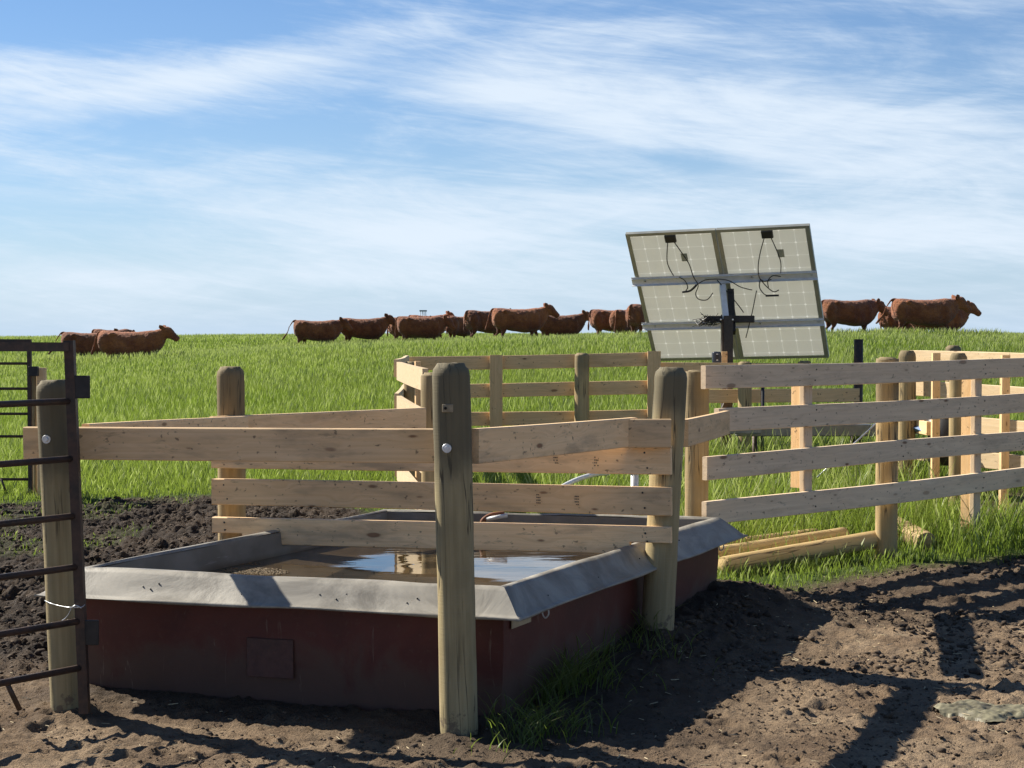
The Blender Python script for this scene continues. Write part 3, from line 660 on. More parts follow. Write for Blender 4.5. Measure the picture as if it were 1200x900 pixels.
# ------------------------------------------------------------------ steel gates
def gate(base, stile_top, stile_bot, far_top, rails, r, label, plates=(), brace=None, stile2=None):
    g_ = thing('steel_gate', base, label, 'gate')
    st, sb = Vector(stile_top), Vector(stile_bot); ft = Vector(far_top); run = ft - st; run.z = 0
    tube('stile', [sb, st], r, M_STEEL, g_, sq=True)
    e = st + run; eb = sb + run; tube('stile', [eb, e + Vector((0, 0, -.002))], r, M_STEEL, g_, sq=True)
    for k, (z, dz) in enumerate(rails):
        t = (z - sb.z) / (st.z - sb.z); a = sb.lerp(st, min(t, 1)); a.z = z; b = a + run; b.z = z + dz
        if k == 0: a.z -= r
        tube('rail', [a + run.normalized() * (r * .8), b - run.normalized() * (r * .8)], r * (.95 if k == 0 else .72), M_STEEL, g_, sq=(k == 0), seg=10)
    for c, s in plates: block('latch_plate', c, s, M_PLATE, g_, Matrix.Rotation(R(2), 3, 'Z'))
    if brace: tube('brace', brace, r * .55, M_STEEL, g_, seg=8)
    return g_
st = at(81.5, 399, 6.71); sb = at(96, 838, 6.71); run = Vector((-.21, -.25, 0)) * 6.5
zs_ = [EYE + (HOR - y) * 6.71 / 1900 for y in (401, 470, 537.5, 605, 665, 729, 784)]
gate((sb.x, sb.y, 0), st, sb, st + run, [(zs_[0], 0)] + [(z, -.012 * 1.5) for z in zs_[1:]], .0195, 'near dark steel tube gate fixed in front of the left trough post', 
     [(at(95, 453.5, 6.70), (.072, .012, .095)), (at(104, 743, 6.70), (.066, .012, .105))], [at(3, 800, 6.44), at(19, 834, 6.5)])
st2 = at(34.5, 397.5, 15.2); sb2 = at(34.5, 578, 15.2)
g2 = gate((sb2.x, 15.2, 0), st2, sb2, st2 + Vector((-2.6, .0, 0)), [(EYE + (HOR - y) * 15.2 / 1900, 0) for y in (397.5, 426, 455.5, 485, 511.5, 562)], .0185, 'far thin steel gate closed against the leaning post on the grass', (), [at(0, 561, 15.15), at(6, 578, 15.15)])
gp = thing('gate_post', at(45, 585, 15.35), 'slim pale wooden post with a flat board nailed on, holding the far gate', 'post'); gp.location.z = gz(gp.location.x, gp.location.y)
round_post('post', Vector((at(45, 0, 15.35).x, 15.35, gp.location.z - .2)), at(43, 431, 15.35), .062, M_POST_TAN, gp, seed=9, cham=.02)
upright('board', (at(50.5, 0, 15.33).x, 15.27), gp.location.z, EYE + (HOR - 431) * 15.3 / 1900, .09, .035, M_BOARDN, gp)
block('hinge_block', at(39.5, 435, 15.18), (.085, .05, .09), M_PLATE, gp)
# tie wire round the left post and the near gate
tw = thing('tie_wire', at(75, 718, 6.75), 'thin bright wire twisted round the left post and the near gate stile', 'wire')
tube('loop', bezier([at(50, 705, 6.84), at(56, 708, 6.775), at(66, 711, 6.745), at(78, 713, 6.68), at(92, 713, 6.68), at(97, 710, 6.70)], 6), .0022, M_WIRE, tw, 6)
tube('loop', bezier([at(80, 715, 6.68), at(86, 711, 6.67), at(93, 714, 6.675)], 6), .003, M_WIRE, tw, 6)
tube('tail', bezier([at(81, 715, 6.68), at(76, 724, 6.69), at(70, 729, 6.70)], 6), .002, M_WIRE, tw, 6)

# ------------------------------------------------------------------ right fence
rf = thing('board_fence', (2.5, 10.9, gz(2.5, 10.9)), 'long grey four board fence in tall grass beside the mud on the right', 'fence')
RA, RB = Vector((1.23, 9.7, 0)), Vector((3.775, 12.0, 0)); rd = RB - RA
for k, (z, s0) in enumerate(((1.418, -.035), (1.157, .0), (.88, -.032), (.605, -.032))):
    a = RA + rd * s0; m_ = RA + rd * .86; b = RA + rd * 1.62
    a.z = m_.z = b.z = z; a.z -= .004; b.z += .01
    board('board', a, b, M_GREY, rf, warp=.008)
nrm = Vector((rd.y, -rd.x, 0)).normalized()      # towards the camera
def behind(t, o): return RA + rd * t - nrm * o
def rpost(px, ytop, d, r, mat, seed, par, sink=.25, xt=None, cham=.02): return post_at('post', px, xt or px, ytop, d, r, mat, par, seed, sink=sink, cham=cham)
rpost(817, 434, 9.93, .071, M_POST_TAN, 21, rf, cham=.012)
p = behind(.55, .105); rpost(1040, 419, p.y, .075, M_POST_TAN, 22, rf, cham=.015)
p = behind(1.35, .105); round_post('post', (p.x, p.y, 0), (p.x, p.y, 1.42), .075, M_POST_TAN, rf, seed=23)
ang = math.atan2(rd.y, rd.x)
p = behind(.265, .042); upright('brace_board', (p.x, p.y), .60, 1.41, .088, .038, M_GREY, rf, ang); p = behind(.265, .08)
upright('brace_board', (p.x - .02, p.y), .62, 1.40, .088, .038, M_BOARD, rf, ang + R(90))
p = behind(.84, .042); upright('brace_board', (p.x, p.y), -.05, 1.36, .088, .038, M_GREY, rf, ang); p = behind(.84, .08)
upright('brace_board', (p.x - .02, p.y), -.05, 1.36, .088, .038, M_BOARD, rf, ang + R(90))

def nail(p, par, ang_):
    bm = bmesh.new(); bmesh.ops.create_cone(bm, cap_ends=True, segments=8, radius1=.0055, radius2=.0045, depth=.003, matrix=Matrix.Rotation(R(90), 4, 'X'))
    link('nail', bm_mesh('nail', bm), M_PLATE, par, Matrix.Translation(p) @ Matrix.Rotation(ang_, 4, 'Z'))
for t_ in (.272, .55, .845):
    for z in (1.418, 1.157, .88, .605):
        for dz in (.035, .105):
            p = RA + rd * (t_ + rnd.uniform(-.004, .004)) + nrm * .0215; p.z = z - dz + rnd.uniform(-.006, .006); nail(p, rf, ang)
dF_ = (A3 - A5); dF_.z = 0; nF = Vector((dF_.y, -dF_.x, 0)).normalized(); aF = math.atan2(dF_.y, dF_.x)
for t_ in (.035, .95):
    for zl, zr in ((1.02, 1.05), (.817, .852), (.613, .652)):
        for dz in (.03, .07 if zl < .7 else .105):
            p = Vector((A5.x, A5.y, 0)) + dF_ * (t_ + rnd.uniform(-.006, .006)) + nF * .0215; p.z = zl + (zr - zl) * t_ - dz; nail(p, pen, aF)

# ------------------------------------------------------------------ far pen: curved left side, back, right side
gs = thing('pen_fence', (-.47, 9.95, gz(-.47, 9.95)), 'curved left side of the far pen, its pale boards lit by the sun', 'fence')
rpost(508, 437, 9.95, .075, M_POST_TAN, 31, gs); rpost(483, 424, 14.0, .07, M_POST_TAN, 32, gs)
upright('board_upright', (at(489.5, 0, 12.1).x, 12.1), .1, 1.40, .085, .038, M_BOARD, gs, R(100))
path = [(-.548, 10.25), (-.70, 11.3), (-.82, 12.3), (-.90, 13.4), (-.97, 14.8), (-1.04, 16.4)]
def curved_board(name, pts, ztop, mat, parent, h=.14, t=.038):
    pts = bezier([(x, y, 0) for x, y in pts], 5); bm = bmesh.new(); o = pts[0]; rings = []
    for i_, p_ in enumerate(pts):
        d_ = (pts[min(i_+1, len(pts)-1)] - pts[max(i_-1, 0)]).normalized(); s_ = Vector((-d_.y, d_.x, 0)) * t / 2
        rings.append([bm.verts.new(p_ - o + s_ * a + Vector((0, 0, b))) for a, b in ((-1, 0), (1, 0), (1, h), (-1, h))])
    for a, b in zip(rings, rings[1:]):
        for i_ in range(4): bm.faces.new((a[i_], a[(i_+1) % 4], b[(i_+1) % 4], b[i_]))
    bm.faces.new(rings[0][::-1]); bm.faces.new(rings[-1]); bmesh.ops.recalc_face_normals(bm, faces=bm.faces)
    return link(name, bm_mesh(name, bm), mat, parent, Matrix.Translation((o.x, o.y, ztop - h)))
for z in (1.385, 1.12, .855, .60):
    curved_board('board', [(-.548, 10.25), (-.66, 11.0), (-.775, 11.85), (-.885, 12.7)], z, M_CREAM, gs)
    board('board', (-.905, 12.74, z + .02), (-1.06, 16.48, z), M_CREAM, gs)

fb = thing('pen_fence', (1.0, 16.6, gz(1.0, 16.6)), 'back side of the far pen, warm tan boards in front of the open field', 'fence')
for zl, zr in ((1.375, 1.418), (1.09, 1.125), (.80, .835), (.52, .55)): board('board', (-1.06, 16.55, zl), (1.46, 16.6, zr), M_BOARD, fb, warp=.01)
z0 = gz(0, 16.5) - .1
upright('board_upright', (at(581.5, 0, 16.5).x, 16.51), z0, 1.392, .132, .038, M_BOARD, fb); upright('board_upright', (at(767, 0, 16.5).x, 16.54), z0, 1.43, .135, .038, M_BOARD, fb)
rpost(682, 414, 16.45, .077, M_POST_TAN, 33, fb, cham=.03)
fb2 = thing('pen_fence', (2.5, 16.8, gz(2.5, 16.8)), 'back right side of the far pen, low boards beyond the solar panel pole', 'fence')
for z in (1.31, 1.04, .77): board('board', (1.50, 16.7, z), (3.62, 16.9, z - .005), M_BOARD, fb2, warp=.01)
rpost(873, 424, 16.6, .07, M_POST_TAN, 34, fb2); rpost(943, 423, 16.9, .07, M_POST_TAN, 35, fb2)
sp1 = thing('steel_post', at(1006, 520, 17.0), 'plain dark steel pipe post standing above the fence boards', 'post'); sp1.location.z = gz(sp1.location.x, 17)
tube('pipe', [(at(1006, 0, 17).x, 17, sp1.location.z - .1), at(1006, 397.5, 17)], .048, M_STEEL, sp1, 16); 
sp2 = thing('steel_rod', at(894, 520, 16.45), 'thin black rod standing in the grass near the panel pole', 'rod'); sp2.location.z = gz(sp2.location.x, 16.45)
tube('rod', [(at(894, 0, 16.45).x, 16.45, sp2.location.z - .1), at(894, 454, 16.45)], .018, M_BLACK, sp2, 8)

kf = thing('pen_fence', (4.0, 14.1, gz(4, 14.1)), 'right side of the far pen, cream boards in full sun', 'fence')
KA, KB = Vector((3.66, 14.9, 0)), Vector((5.35, 11.9, 0)); kd = KB - KA
for z in (1.455, 1.175, .885, .60):
    a, b = KA.copy(), KB.copy(); a.z = z; b.z = z - .045
    m = frame(a, b); board('board', a, b, M_CREAM, kf, warp=.012, bow=-.05)
post_at('post', 1063, 1063, 411, 14.7, .078, M_POST_TAN, kf, 41, cham=.06); post_at('post', 1124, 1123, 414, 13.75, .077, M_POST_TAN, kf, 42, cham=.07)
post_at('post', 1117, 1117, 405, 16.5, .075, M_POST_TAN, kf, 43, cham=.04)
kang = math.atan2(kd.y, kd.x)
upright('board_upright', (at(1097, 0, 14.1).x, 14.1), .15, 1.44, .07, .04, M_BOARD, kf, R(10)); upright('board_upright', (at(1177.5, 0, 13.4).x, 13.4), .1, 1.43, .07, .05, M_BOARD, kf, R(10))

# ------------------------------------------------------------------ things in the far pen
ft = thing('feed_bunk', at(940, 520, 15.6), 'long low grey steel bunk lying across the pen behind the fence', 'feed bunk'); ft.location.z = gz(ft.location.x, 15.6)
block('beam', at(945, 504, 15.5), (1.35, .12, .115), M_GALV, ft, bev=.008); block('beam', at(846, 502, 15.3), (.75, .06, .11), M_GALV, ft, bev=.008)
tube('pipe', [at(915, 494, 15.7), at(1062, 492, 15.7)], .02, M_WHITE, ft, 8)
for px_ in (885, 1000): tube('leg', [at(px_, 508, 15.6), at(px_, 560, 15.6)], .025, M_STEEL, ft, 8)
tube('stay_rod', [at(958, 560, 13.5), at(1032, 492, 14.0)], .007, M_WIRE, ft, 6)
tube('pipe', [at(1008, 484, 15.6), at(1008, 500, 15.6)], .02, M_WHITE, ft, 8)
wp = thing('white_pipe', at(705, 560, 13.0), 'white plastic pipe lying bent in the grass behind the trough', 'pipe')
tube('pipe', bezier([at(655, 573, 11.5), at(675, 563, 11.8), at(696, 556.5, 12.2), at(712, 555, 12.6)], 6), .018, M_WHITE, wp, 10)
wq = thing('white_pipe', at(744, 575, 11.5), 'short upright white pipe stub behind the trough near the right post', 'pipe'); wq.location.z = gz(wq.location.x, 11.5)
tube('pipe', [(wq.location.x, 11.5, wq.location.z - .05), at(744, 554, 11.5)], .028, M_WHITE, wq, 12); tube('cap', [at(744, 556, 11.5), at(744, 553, 11.5)], .034, M_WHITE, wq, 12)
# tarp-covered crate and tub by the sunny boards
tb = thing('plastic_tub', at(1110, 512, 14.9), 'black open tub behind the round post in the far pen', 'tub'); tb.location.z = .5
bm = bmesh.new(); bmesh.ops.create_cone(bm, cap_ends=True, segments=20, radius1=.15, radius2=.2, depth=.45); link('tub', bm_mesh('tub', bm, True), M_BLACK, tb, Matrix.Translation(at(1112, 515, 14.45)))
tube('rim', [at(1112, 515, 14.45) + Vector((.2 * math.cos(a), .2 * math.sin(a), .225)) for a in np.linspace(0, 6.28, 22)], .012, M_BLACK, tb, 6)
M_BLUE = simple('blue_grey_tarp', (.10, .17, .30), .4, 0, .3, 6, .4)
tp = bmesh.new(); q0 = at(1071, 501, 14.55); pts_ = [at(1071, 501, 14.6), at(1091, 495, 14.5), at(1093, 507, 14.5), at(1082, 506, 14.45)]
v1 = [tp.verts.new(p_ - q0) for p_ in pts_]; v2 = [tp.verts.new(p_ - q0 + Vector((0, .35, -.04))) for p_ in pts_]
tp.faces.new(v1); tp.faces.new(v2[::-1])
for i_ in range(4): tp.faces.new((v1[i_], v2[i_], v2[(i_+1) % 4], v1[(i_+1) % 4]))
bmesh.ops.recalc_face_normals(tp, faces=tp.faces)
tag(link('tarp', bm_mesh('tarp', tp), M_BLUE, None, Matrix.Translation(q0)), 'small folded blue grey tarp between two round posts of the far pen', 'tarp')
tag(board('plank', at(1060, 489, 15.2), at(1089, 494, 14.3), M_BOARD, None, h=.12), 'loose brown plank leaning beside the blue grey tarp', 'plank')

# ------------------------------------------------------------------ peeled poles on the grass
POLES = (((848, 664, 10.35), (1033, 632, 11.1), .062, 'nearest of the three peeled poles lying in grass behind the trough'),
         ((835, 652, 10.65), (990, 628, 11.4), .056, 'middle one of three peeled poles in the grass beyond the trough corner'),
         ((836, 643, 10.95), (957, 628, 11.6), .05, 'farthest of three peeled poles lying in the grass, mostly hidden'))
for k, (a, b, r_, lab) in enumerate(POLES):
    pa, pb = at(*a), at(*b)
    for p_ in (pa, pb): p_.z = max(p_.z, gz(p_.x, p_.y) + r_ * .7)
    o = round_post('peeled_pole', pb, pa, r_, M_POST_PEEL, None, cham=.015, seed=50 + k, seg=20); tag(o, lab, 'pole', 'peeled poles lying in the grass')
pa, pb = at(1088, 637, 11.3), at(1052, 618, 11.9)
o = round_post('timber_offcut', pb, pa, .075, M_POST_TAN, None, cham=.02, seed=60, seg=18); tag(o, 'thick brown post offcut lying in grass just right of the round fence post', 'timber', 'peeled poles lying in the grass')

# ------------------------------------------------------------------ solar array on its pole
D = 17.6
sol = thing('solar_array', (at(852, 0, D).x, D - .25, gz(2.3, D)), 'two tilted solar panels seen from behind on one dark steel pole', 'solar array')
ca_, sa_ = math.cos(R(-20.8)), math.sin(R(-20.8)); tau = R(36.8)
rv = Vector((ca_, sa_, .024)).normalized(); hv_ = Vector((sa_, -ca_, 0)); pv = (Vector((0, 0, 1)) * math.cos(tau) + hv_ * math.sin(tau)); pv = (pv - rv * pv.dot(rv)).normalized(); nv_ = rv.cross(pv).normalized()  # away from camera? fixed below
if nv_.y > 0: nv_ = -nv_            # nv_: towards the camera (the back of the panels)
C0 = at(853.0, 346.5, D)
mr_ = Matrix((rv, -nv_, pv)).transposed().to_4x4()
def onp(u, v_, n_=0): return C0 + rv * u + pv * v_ + nv_ * n_
PW, PH = .985, 1.72
def pbox(name, u0, u1, v0, v1, n0, n1, mat, parent, bev=.002):
    c = onp((u0+u1)/2, (v0+v1)/2, (n0+n1)/2); bm = bmesh.new(); box_bm(bm, -(u1-u0)/2, (u1-u0)/2, -(n1-n0)/2, (n1-n0)/2, -(v1-v0)/2, (v1-v0)/2)
    bmesh.ops.recalc_face_normals(bm, faces=bm.faces)
    if bev: bmesh.ops.bevel(bm, geom=bm.edges[:], offset=bev, segments=1, affect='EDGES')
    m = mr_.copy(); m.translation = c; return link(name, bm_mesh(name, bm), mat, parent, m)
for s_ in (-1, 1):
    u0, u1 = (-PW - .004, -.004) if s_ < 0 else (.004, PW + .004); h_ = PH / 2
    pn = pbox('solar_panel', u0 + .012, u1 - .012, -h_ + .012, h_ - .012, -.022, -.016, M_PV, sol, 0)
    if s_ < 0: pn['label'] = 'left solar panel'
    else: pn['label'] = 'right solar panel'
    fw = .055; fl = .034
    # channel frame: outer skin and inward flange at the back
    bm = bmesh.new()
    cu = (u0 + u1) / 2
    for (a, b, c, d) in ((u0, u0 + .003, -h_, h_), (u1 - .003, u1, -h_, h_), (u0 + .003, u1 - .003, h_ - .003, h_), (u0 + .003, u1 - .003, -h_, -h_ + .003)):
        box_bm(bm, a - cu, b - cu, -.018, .024, c, d)
    for (a, b, c, d) in ((u0 + .003, u0 + fl + .012, -h_ + .003, h_ - .003), (u1 - fl - .012, u1 - .003, -h_ + .003, h_ - .003), (u0 + fl + .012, u1 - fl - .012, h_ - fl, h_ - .003), (u0 + fl + .012, u1 - fl - .012, -h_ + .003, -h_ + fl)):
        box_bm(bm, a - cu, b - cu, -.018, -.015, c, d)
    bmesh.ops.recalc_face_normals(bm, faces=bm.faces)
    m = mr_.copy(); m.translation = onp(cu, 0, 0); link('frame', bm_mesh('frame', bm), M_FRAME, pn, m)
    ju = .02 + (u0 + u1) / 2 - (.03 if s_ < 0 else -.02)
    jb = pbox('junction_box', ju - .06, ju + .06, h_ - .135, h_ - .045, -.012, .022, M_BLACK, pn, .004)
    m2 = pbox('label_plate', ju + .07, ju + .14, h_ - .40, h_ - .30, -.0158, -.0145, simple('rating_sticker', (.33, .34, .28), .5, 0, .15, 60, 0), pn, 0)
    def cab(name, pts, r__=.0055): return tube(name, bezier([onp(*q_) for q_ in pts], 6), r__, M_BLACK, pn, 6)
    v_r = .265
    if s_ < 0:
        cab('cable', [(ju - .035, h_ - .13, .012), (ju - .075, h_ - .30, .01), (ju - .085, h_ - .42, .012), (ju - .045, h_ - .56, .02), (ju - .01, h_ - .585, .03)])
        cab('cable', [(ju + .035, h_ - .13, .012), (ju + .09, h_ - .26, .012), (ju + .15, h_ - .42, .015), (ju + .18, h_ - .56, .05), (ju + .22, h_ - .66, .07), (ju + .17, h_ - .78, .06), (ju + .19, h_ - .86, .05), (ju + .28, h_ - .87, .05), (ju + .36, h_ - .78, .055)])
        cab('cable', [(ju + .02, h_ - .56, .05), (ju + .08, h_ - .60, .06), (ju + .10, h_ - .68, .07), (ju + .07, h_ - .73, .07)])
        cab('cable_plug', [(ju + .03, h_ - .745, .07), (ju + .12, h_ - .73, .07), (ju + .2, h_ - .66, .07)], .012)
        cab('cable', [(ju + .2, h_ - .66, .07), (ju + .3, h_ - .60, .07), (ju + .42, h_ - .585, .075), (ju + .56, h_ - .61, .075), (ju + .68, h_ - .70, .075), (ju + .80, h_ - .745, .075)])
        cab('cable', [(ju + .44, h_ - .60, .075), (ju + .52, h_ - .74, .08), (ju + .62, h_ - .92, .09), (ju + .67, h_ - 1.02, .1)])
    else:
        cab('cable', [(ju - .035, h_ - .13, .012), (ju - .10, h_ - .30, .01), (ju - .15, h_ - .48, .012), (ju - .15, h_ - .60, .05), (ju - .10, h_ - .64, .07), (ju - .02, h_ - .62, .07)])
        cab('cable', [(ju + .035, h_ - .13, .012), (ju + .07, h_ - .28, .01), (ju + .095, h_ - .44, .012), (ju + .08, h_ - .58, .03)])
        cab('cable', [(ju + .08, h_ - .60, .05), (ju + .0, h_ - .575, .07), (ju - .06, h_ - .64, .07), (ju - .065, h_ - .72, .07)])
        cab('cable', [(ju - .14, h_ - .62, .07), (ju - .16, h_ - .72, .07), (ju - .12, h_ - .81, .07), (ju - .06, h_ - .83, .07)])
        cab('cable', [(ju - .13, h_ - .62, .07), (ju - .09, h_ - .70, .07), (ju - .02, h_ - .78, .07), (ju + .04, h_ - .76, .07)])
        cab('cable_plug', [(ju - .11, h_ - .83, .07), (ju + .03, h_ - .83, .07)], .012)
        cab('cable', [(ju - .20, h_ - .76, .07), (ju - .29, h_ - 1.05, .08), (ju - .40, h_ - 1.36, .1)])
# cross rails behind the panels
for v_, w_ in ((.255, .10), (-.355, .085)):
    pbox('cross_rail', -1.03, 1.0, v_ - w_/2, v_ + w_/2, .0275, .031, M_ALU, sol, 0); pbox('cross_rail_lip', -1.03, 1.0, v_ - w_/2, v_ - w_/2 + .004, .031, .062, M_ALU, sol, 0)
    pbox('cross_rail_lip', -1.03, 1.0, v_ + w_/2 - .02, v_ + w_/2 - .016, .031, .045, M_ALU, sol, 0)
    for u_ in (-.88, -.2, .3, .94): pbox('rail_bolt', u_ - .012, u_ + .012, v_ - .012, v_ + .012, .031, .041, M_ZINC, sol, .002)
# pole, tilt bracket, arm
pd = 17.15; pb_ = Vector((at(852, 0, pd).x, pd, sol.location.z - .2)); pt_ = at(851.5, 374, pd)
tube('pole', [pb_, pt_], .056, M_STEEL, sol, sq=True)
tube('pole_sleeve', [at(853, 440, pd - .03), at(853, 370, pd - .03)], .048, M_PLATE, sol, sq=True)
tube('tilt_bracket', [at(850.5, 374, pd - .02), onp(-.03, .17, .05)], .03, M_ALU, sol, sq=True)
tube('tilt_bracket', [at(858, 390, pd + .02), onp(.05, .10, .05)], .035, M_PLATE, sol, sq=True)
tube('tilt_arm', [at(848, 372, pd + .1), onp(.0, -.33, .06)], .03, M_PLATE, sol, sq=True)
block('mount_arm', at(865, 374, pd + .05), (.34, .05, .075), M_PLATE, sol, Matrix.Rotation(R(-14), 3, 'Z'), .006); block('mount_arm', at(836, 374, pd + .10), (.2, .05, .07), M_PLATE, sol, Matrix.Rotation(R(-14), 3, 'Z'), .006)
for px_ in (844.5, 858.5): block('clamp_bolt', at(px_, 374.5, pd - .085), (.018, .02, .018), M_ZINC, sol)
# bundle of loose cable or old nest on the arm
bm = bmesh.new(); q_ = random.Random(5)
for k in range(70):
    c = Vector((q_.gauss(0, .06), q_.gauss(0, .025), q_.gauss(0, .022))); d_ = Vector((q_.uniform(-1, 1), q_.uniform(-.6, .6), q_.uniform(-.5, .35))).normalized() * q_.uniform(.03, .08)
    tube_bm(bm, [c - d_, c + Vector((0, 0, q_.uniform(-.01, .01))), c + d_], .003, 4)
link('cable_bundle', bm_mesh('cable_bundle', bm), M_BLACK, sol, Matrix.Translation(at(832, 376.5, pd - .03)))
# pump controller on the pole
ctl = block('control_box', at(839.5, 419, pd - .03), (.088, .09, .125), simple('dark_blue_box', (.02, .03, .055), .35, 0, .2, 20, 0), sol, bev=.012)
block('display', at(840.5, 419, pd - .078), (.03, .006, .06), M_BLACK, ctl); block('display_mark', at(840.5, 415, pd - .083), (.018, .003, .01), M_WHITE, ctl, bev=0)
block('display_mark', at(840.5, 422, pd - .083), (.018, .003, .012), M_WHITE, ctl, bev=0)
block('bracket_plate', at(849, 419.5, pd - .09), (.06, .02, .14), M_BOARD, sol)
tube('cable', bezier([at(852, 455, pd - .07), at(849, 470, pd - .09), at(846, 478, pd - .08)], 6), .004, M_WIRE, sol, 6)

# ------------------------------------------------------------------ far tower on the horizon
tw_ = thing('platform_tower', (at(496, 0, 260).x, 260, -2.5), 'tiny grey platform tower on thin legs, far off behind the cattle on the horizon', 'tower')
M_FAR = simple('pale_grey_steel', (.25, .28, .32), .6, 0, .1, 3, 0)
z1_ = EYE + (HOR - 365) * 260 / 1900
for dx in (-.42, -.12, .14, .42): tube('leg', [(tw_.location.x + dx, 260, -3), (tw_.location.x + dx, 260, z1_)], .05, M_FAR, tw_, 6)
block('platform', (tw_.location.x, 260, z1_ + .1), (1.15, 1.15, .22), M_FAR, tw_, bev=.02)

# ------------------------------------------------------------------ cattle
def loft(bm, secs, seg=16):
    """secs: (centre, radius_u, radius_v, axis u, axis v)"""
    rings = []
    for c, ru, rv_, u, v in secs:
        c, u, v = Vector(c), Vector(u), Vector(v)
        rings.append([bm.verts.new(c + u * ru * math.cos(6.2832 * k / seg) + v * rv_ * math.sin(6.2832 * k / seg)) for k in range(seg)])
    for a, b in zip(rings, rings[1:]):
        for i_ in range(seg): bm.faces.new((a[i_], a[(i_+1) % seg], b[(i_+1) % seg], b[i_]))
    bm.faces.new(rings[0][::-1]); bm.faces.new(rings[-1])
def cow_mesh(name, head=0.0, step=0.0, tail=0.0, turn=0.0):
    bm = bmesh.new(); U, V = (0, 1, 0), (0, 0, 1)
    def ring(x, top, bot, w):       # boxy section between back and belly line
        cz, rz = (top + bot) / 2, (top - bot) / 2
        return [bm.verts.new((x, w * (abs(math.cos(a)) ** .75) * (1 if math.cos(a) > 0 else -1) * (1 - .12 * math.sin(a)), cz + rz * (abs(math.sin(a)) ** .8) * (1 if math.sin(a) > 0 else -1))) for a in [6.2832 * k / 24 for k in range(24)]]
    secs = [(-.94, 1.20, .98, .08), (-.92, 1.27, .86, .18), (-.87, 1.33, .74, .26), (-.76, 1.365, .66, .315), (-.62, 1.37, .62, .33), (-.45, 1.35, .60, .30), (-.25, 1.33, .555, .345), (0, 1.325, .515, .385), (.22, 1.33, .50, .375),
            (.40, 1.35, .505, .335), (.54, 1.375, .53, .315), (.68, 1.37, .60, .27), (.80, 1.345, .72, .21), (.88, 1.33, .84, .16), (.94, 1.29, .95, .11)]
    rings = [ring(*q) for q in secs]
    for a_, b_ in zip(rings, rings[1:]):
        for i_ in range(24): bm.faces.new((a_[i_], a_[(i_+1) % 24], b_[(i_+1) % 24], b_[i_]))
    bm.faces.new(rings[0][::-1]); bm.faces.new(rings[-1])
    for s in (-1, 1):      # shoulder, thigh and hip-bone masses under the hide
        for c_, r3 in (((.52, s * .20, .92), (.20, .15, .34)), ((-.70, s * .19, .98), (.22, .17, .32)), ((-.50, s * .24, 1.25), (.10, .08, .07))):
            bmesh.ops.create_uvsphere(bm, u_segments=16, v_segments=10, radius=1, matrix=Matrix.Translation(c_) @ Matrix.Diagonal((*r3, 1)))
    hx, hz = .97, 1.235 + head
    nb = Vector((.66, 0, 1.08)); nh = Vector((hx - .02, turn * .1, hz - .02))
    for_dir = (nh - nb).normalized(); vv = Vector((0, 1, 0)).cross(for_dir) * -1
    loft(bm, [(nb.lerp(nh, t), ry, rz, U, vv) for t, ry, rz in ((0, .2, .29), (.35, .18, .255), (.7, .15, .205), (1, .12, .15), (1.12, .08, .10))], 16)
    fd = Vector((math.cos(R(-47 + head * 90)), turn, math.sin(R(-47 + head * 90)))).normalized(); fv = Vector((0, 1, 0)).cross(fd) * -1; p0 = Vector((hx - .02, turn * .1, hz + .03))
    loft(bm, [(p0 + fd * s, ry, rz, U, fv) for s, ry, rz in ((-.10, .08, .08), (-.02, .14, .16), (.07, .15, .19), (.18, .125, .165), (.30, .095, .12), (.40, .09, .10), (.46, .085, .095), (.49, .06, .07))], 16)
    for s in (-1, 1):      # ears: flattened and held out to the sides
        e = p0 + Vector((-.03, s * .09, .05)); dr = Vector((-.30, s * .8, .62)).normalized()
        loft(bm, [(e + dr * t, a, b, Vector((1, 0, .3)).normalized(), Vector((0, -.4 * s, 1)).normalized()) for t, a, b in ((0, .04, .035), (.06, .075, .04), (.14, .075, .036), (.21, .03, .025))], 10)
    for s in (-1, 1):
        k = step * s
        hind = [(-.66, .98, .22, .15), (-.66, .80, .19, .14), (-.60 + k*.4, .64, .13, .10), (-.62 + k*.6, .50, .065, .055), (-.69 + k*.8, .42, .055, .045), (-.67 + k, .25, .042, .038), (-.66 + k*1.05, .10, .048, .042), (-.63 + k*1.1, .0, .06, .05)]
        loft(bm, [((x, s * .15, z), rx, ry, (1, 0, 0), (0, 1, 0)) for x, z, rx, ry in hind], 12)
        k = -step * s
        fore = [(.50, .95, .15, .10), (.50, .75, .105, .08), (.49 + k*.5, .55, .07, .06), (.50 + k*.8, .44, .058, .05), (.49 + k*.9, .25, .042, .036), (.49 + k, .10, .045, .04), (.52 + k*1.05, .0, .058, .048)]
        loft(bm, [((x, s * .14, z), rx, ry, (1, 0, 0), (0, 1, 0)) for x, z, rx, ry in fore], 12)
    # brisket and belly fold
    loft(bm, [((.62, 0, .80), .10, .12, U, V), ((.5, 0, .70), .12, .09, U, V), ((.3, 0, .66), .12, .06, U, V)], 12)
    tp_ = bezier([(-.78, 0, 1.33), (-.93, 0, 1.31 + tail * .04), (-.98 - tail * .15, 0, 1.10), (-.99 - tail * .25, .02, .85), (-.98 - tail * .5, .03, .58)], 5)
    tube_bm(bm, tp_, [.035 - .012 * min(1, i_ / 10) if i_ < len(tp_) - 6 else .03 + .012 * math.sin((i_ - len(tp_) + 6) / 5 * 3.0) for i_ in range(len(tp_))], 8)
    bmesh.ops.recalc_face_normals(bm, faces=bm.faces)
    me = bm_mesh(name, bm); o = bpy.data.objects.new('tmp', me); col.objects.link(o)
    rm = o.modifiers.new('r', 'REMESH'); rm.mode = 'VOXEL'; rm.voxel_size = .02; rm.use_smooth_shade = True
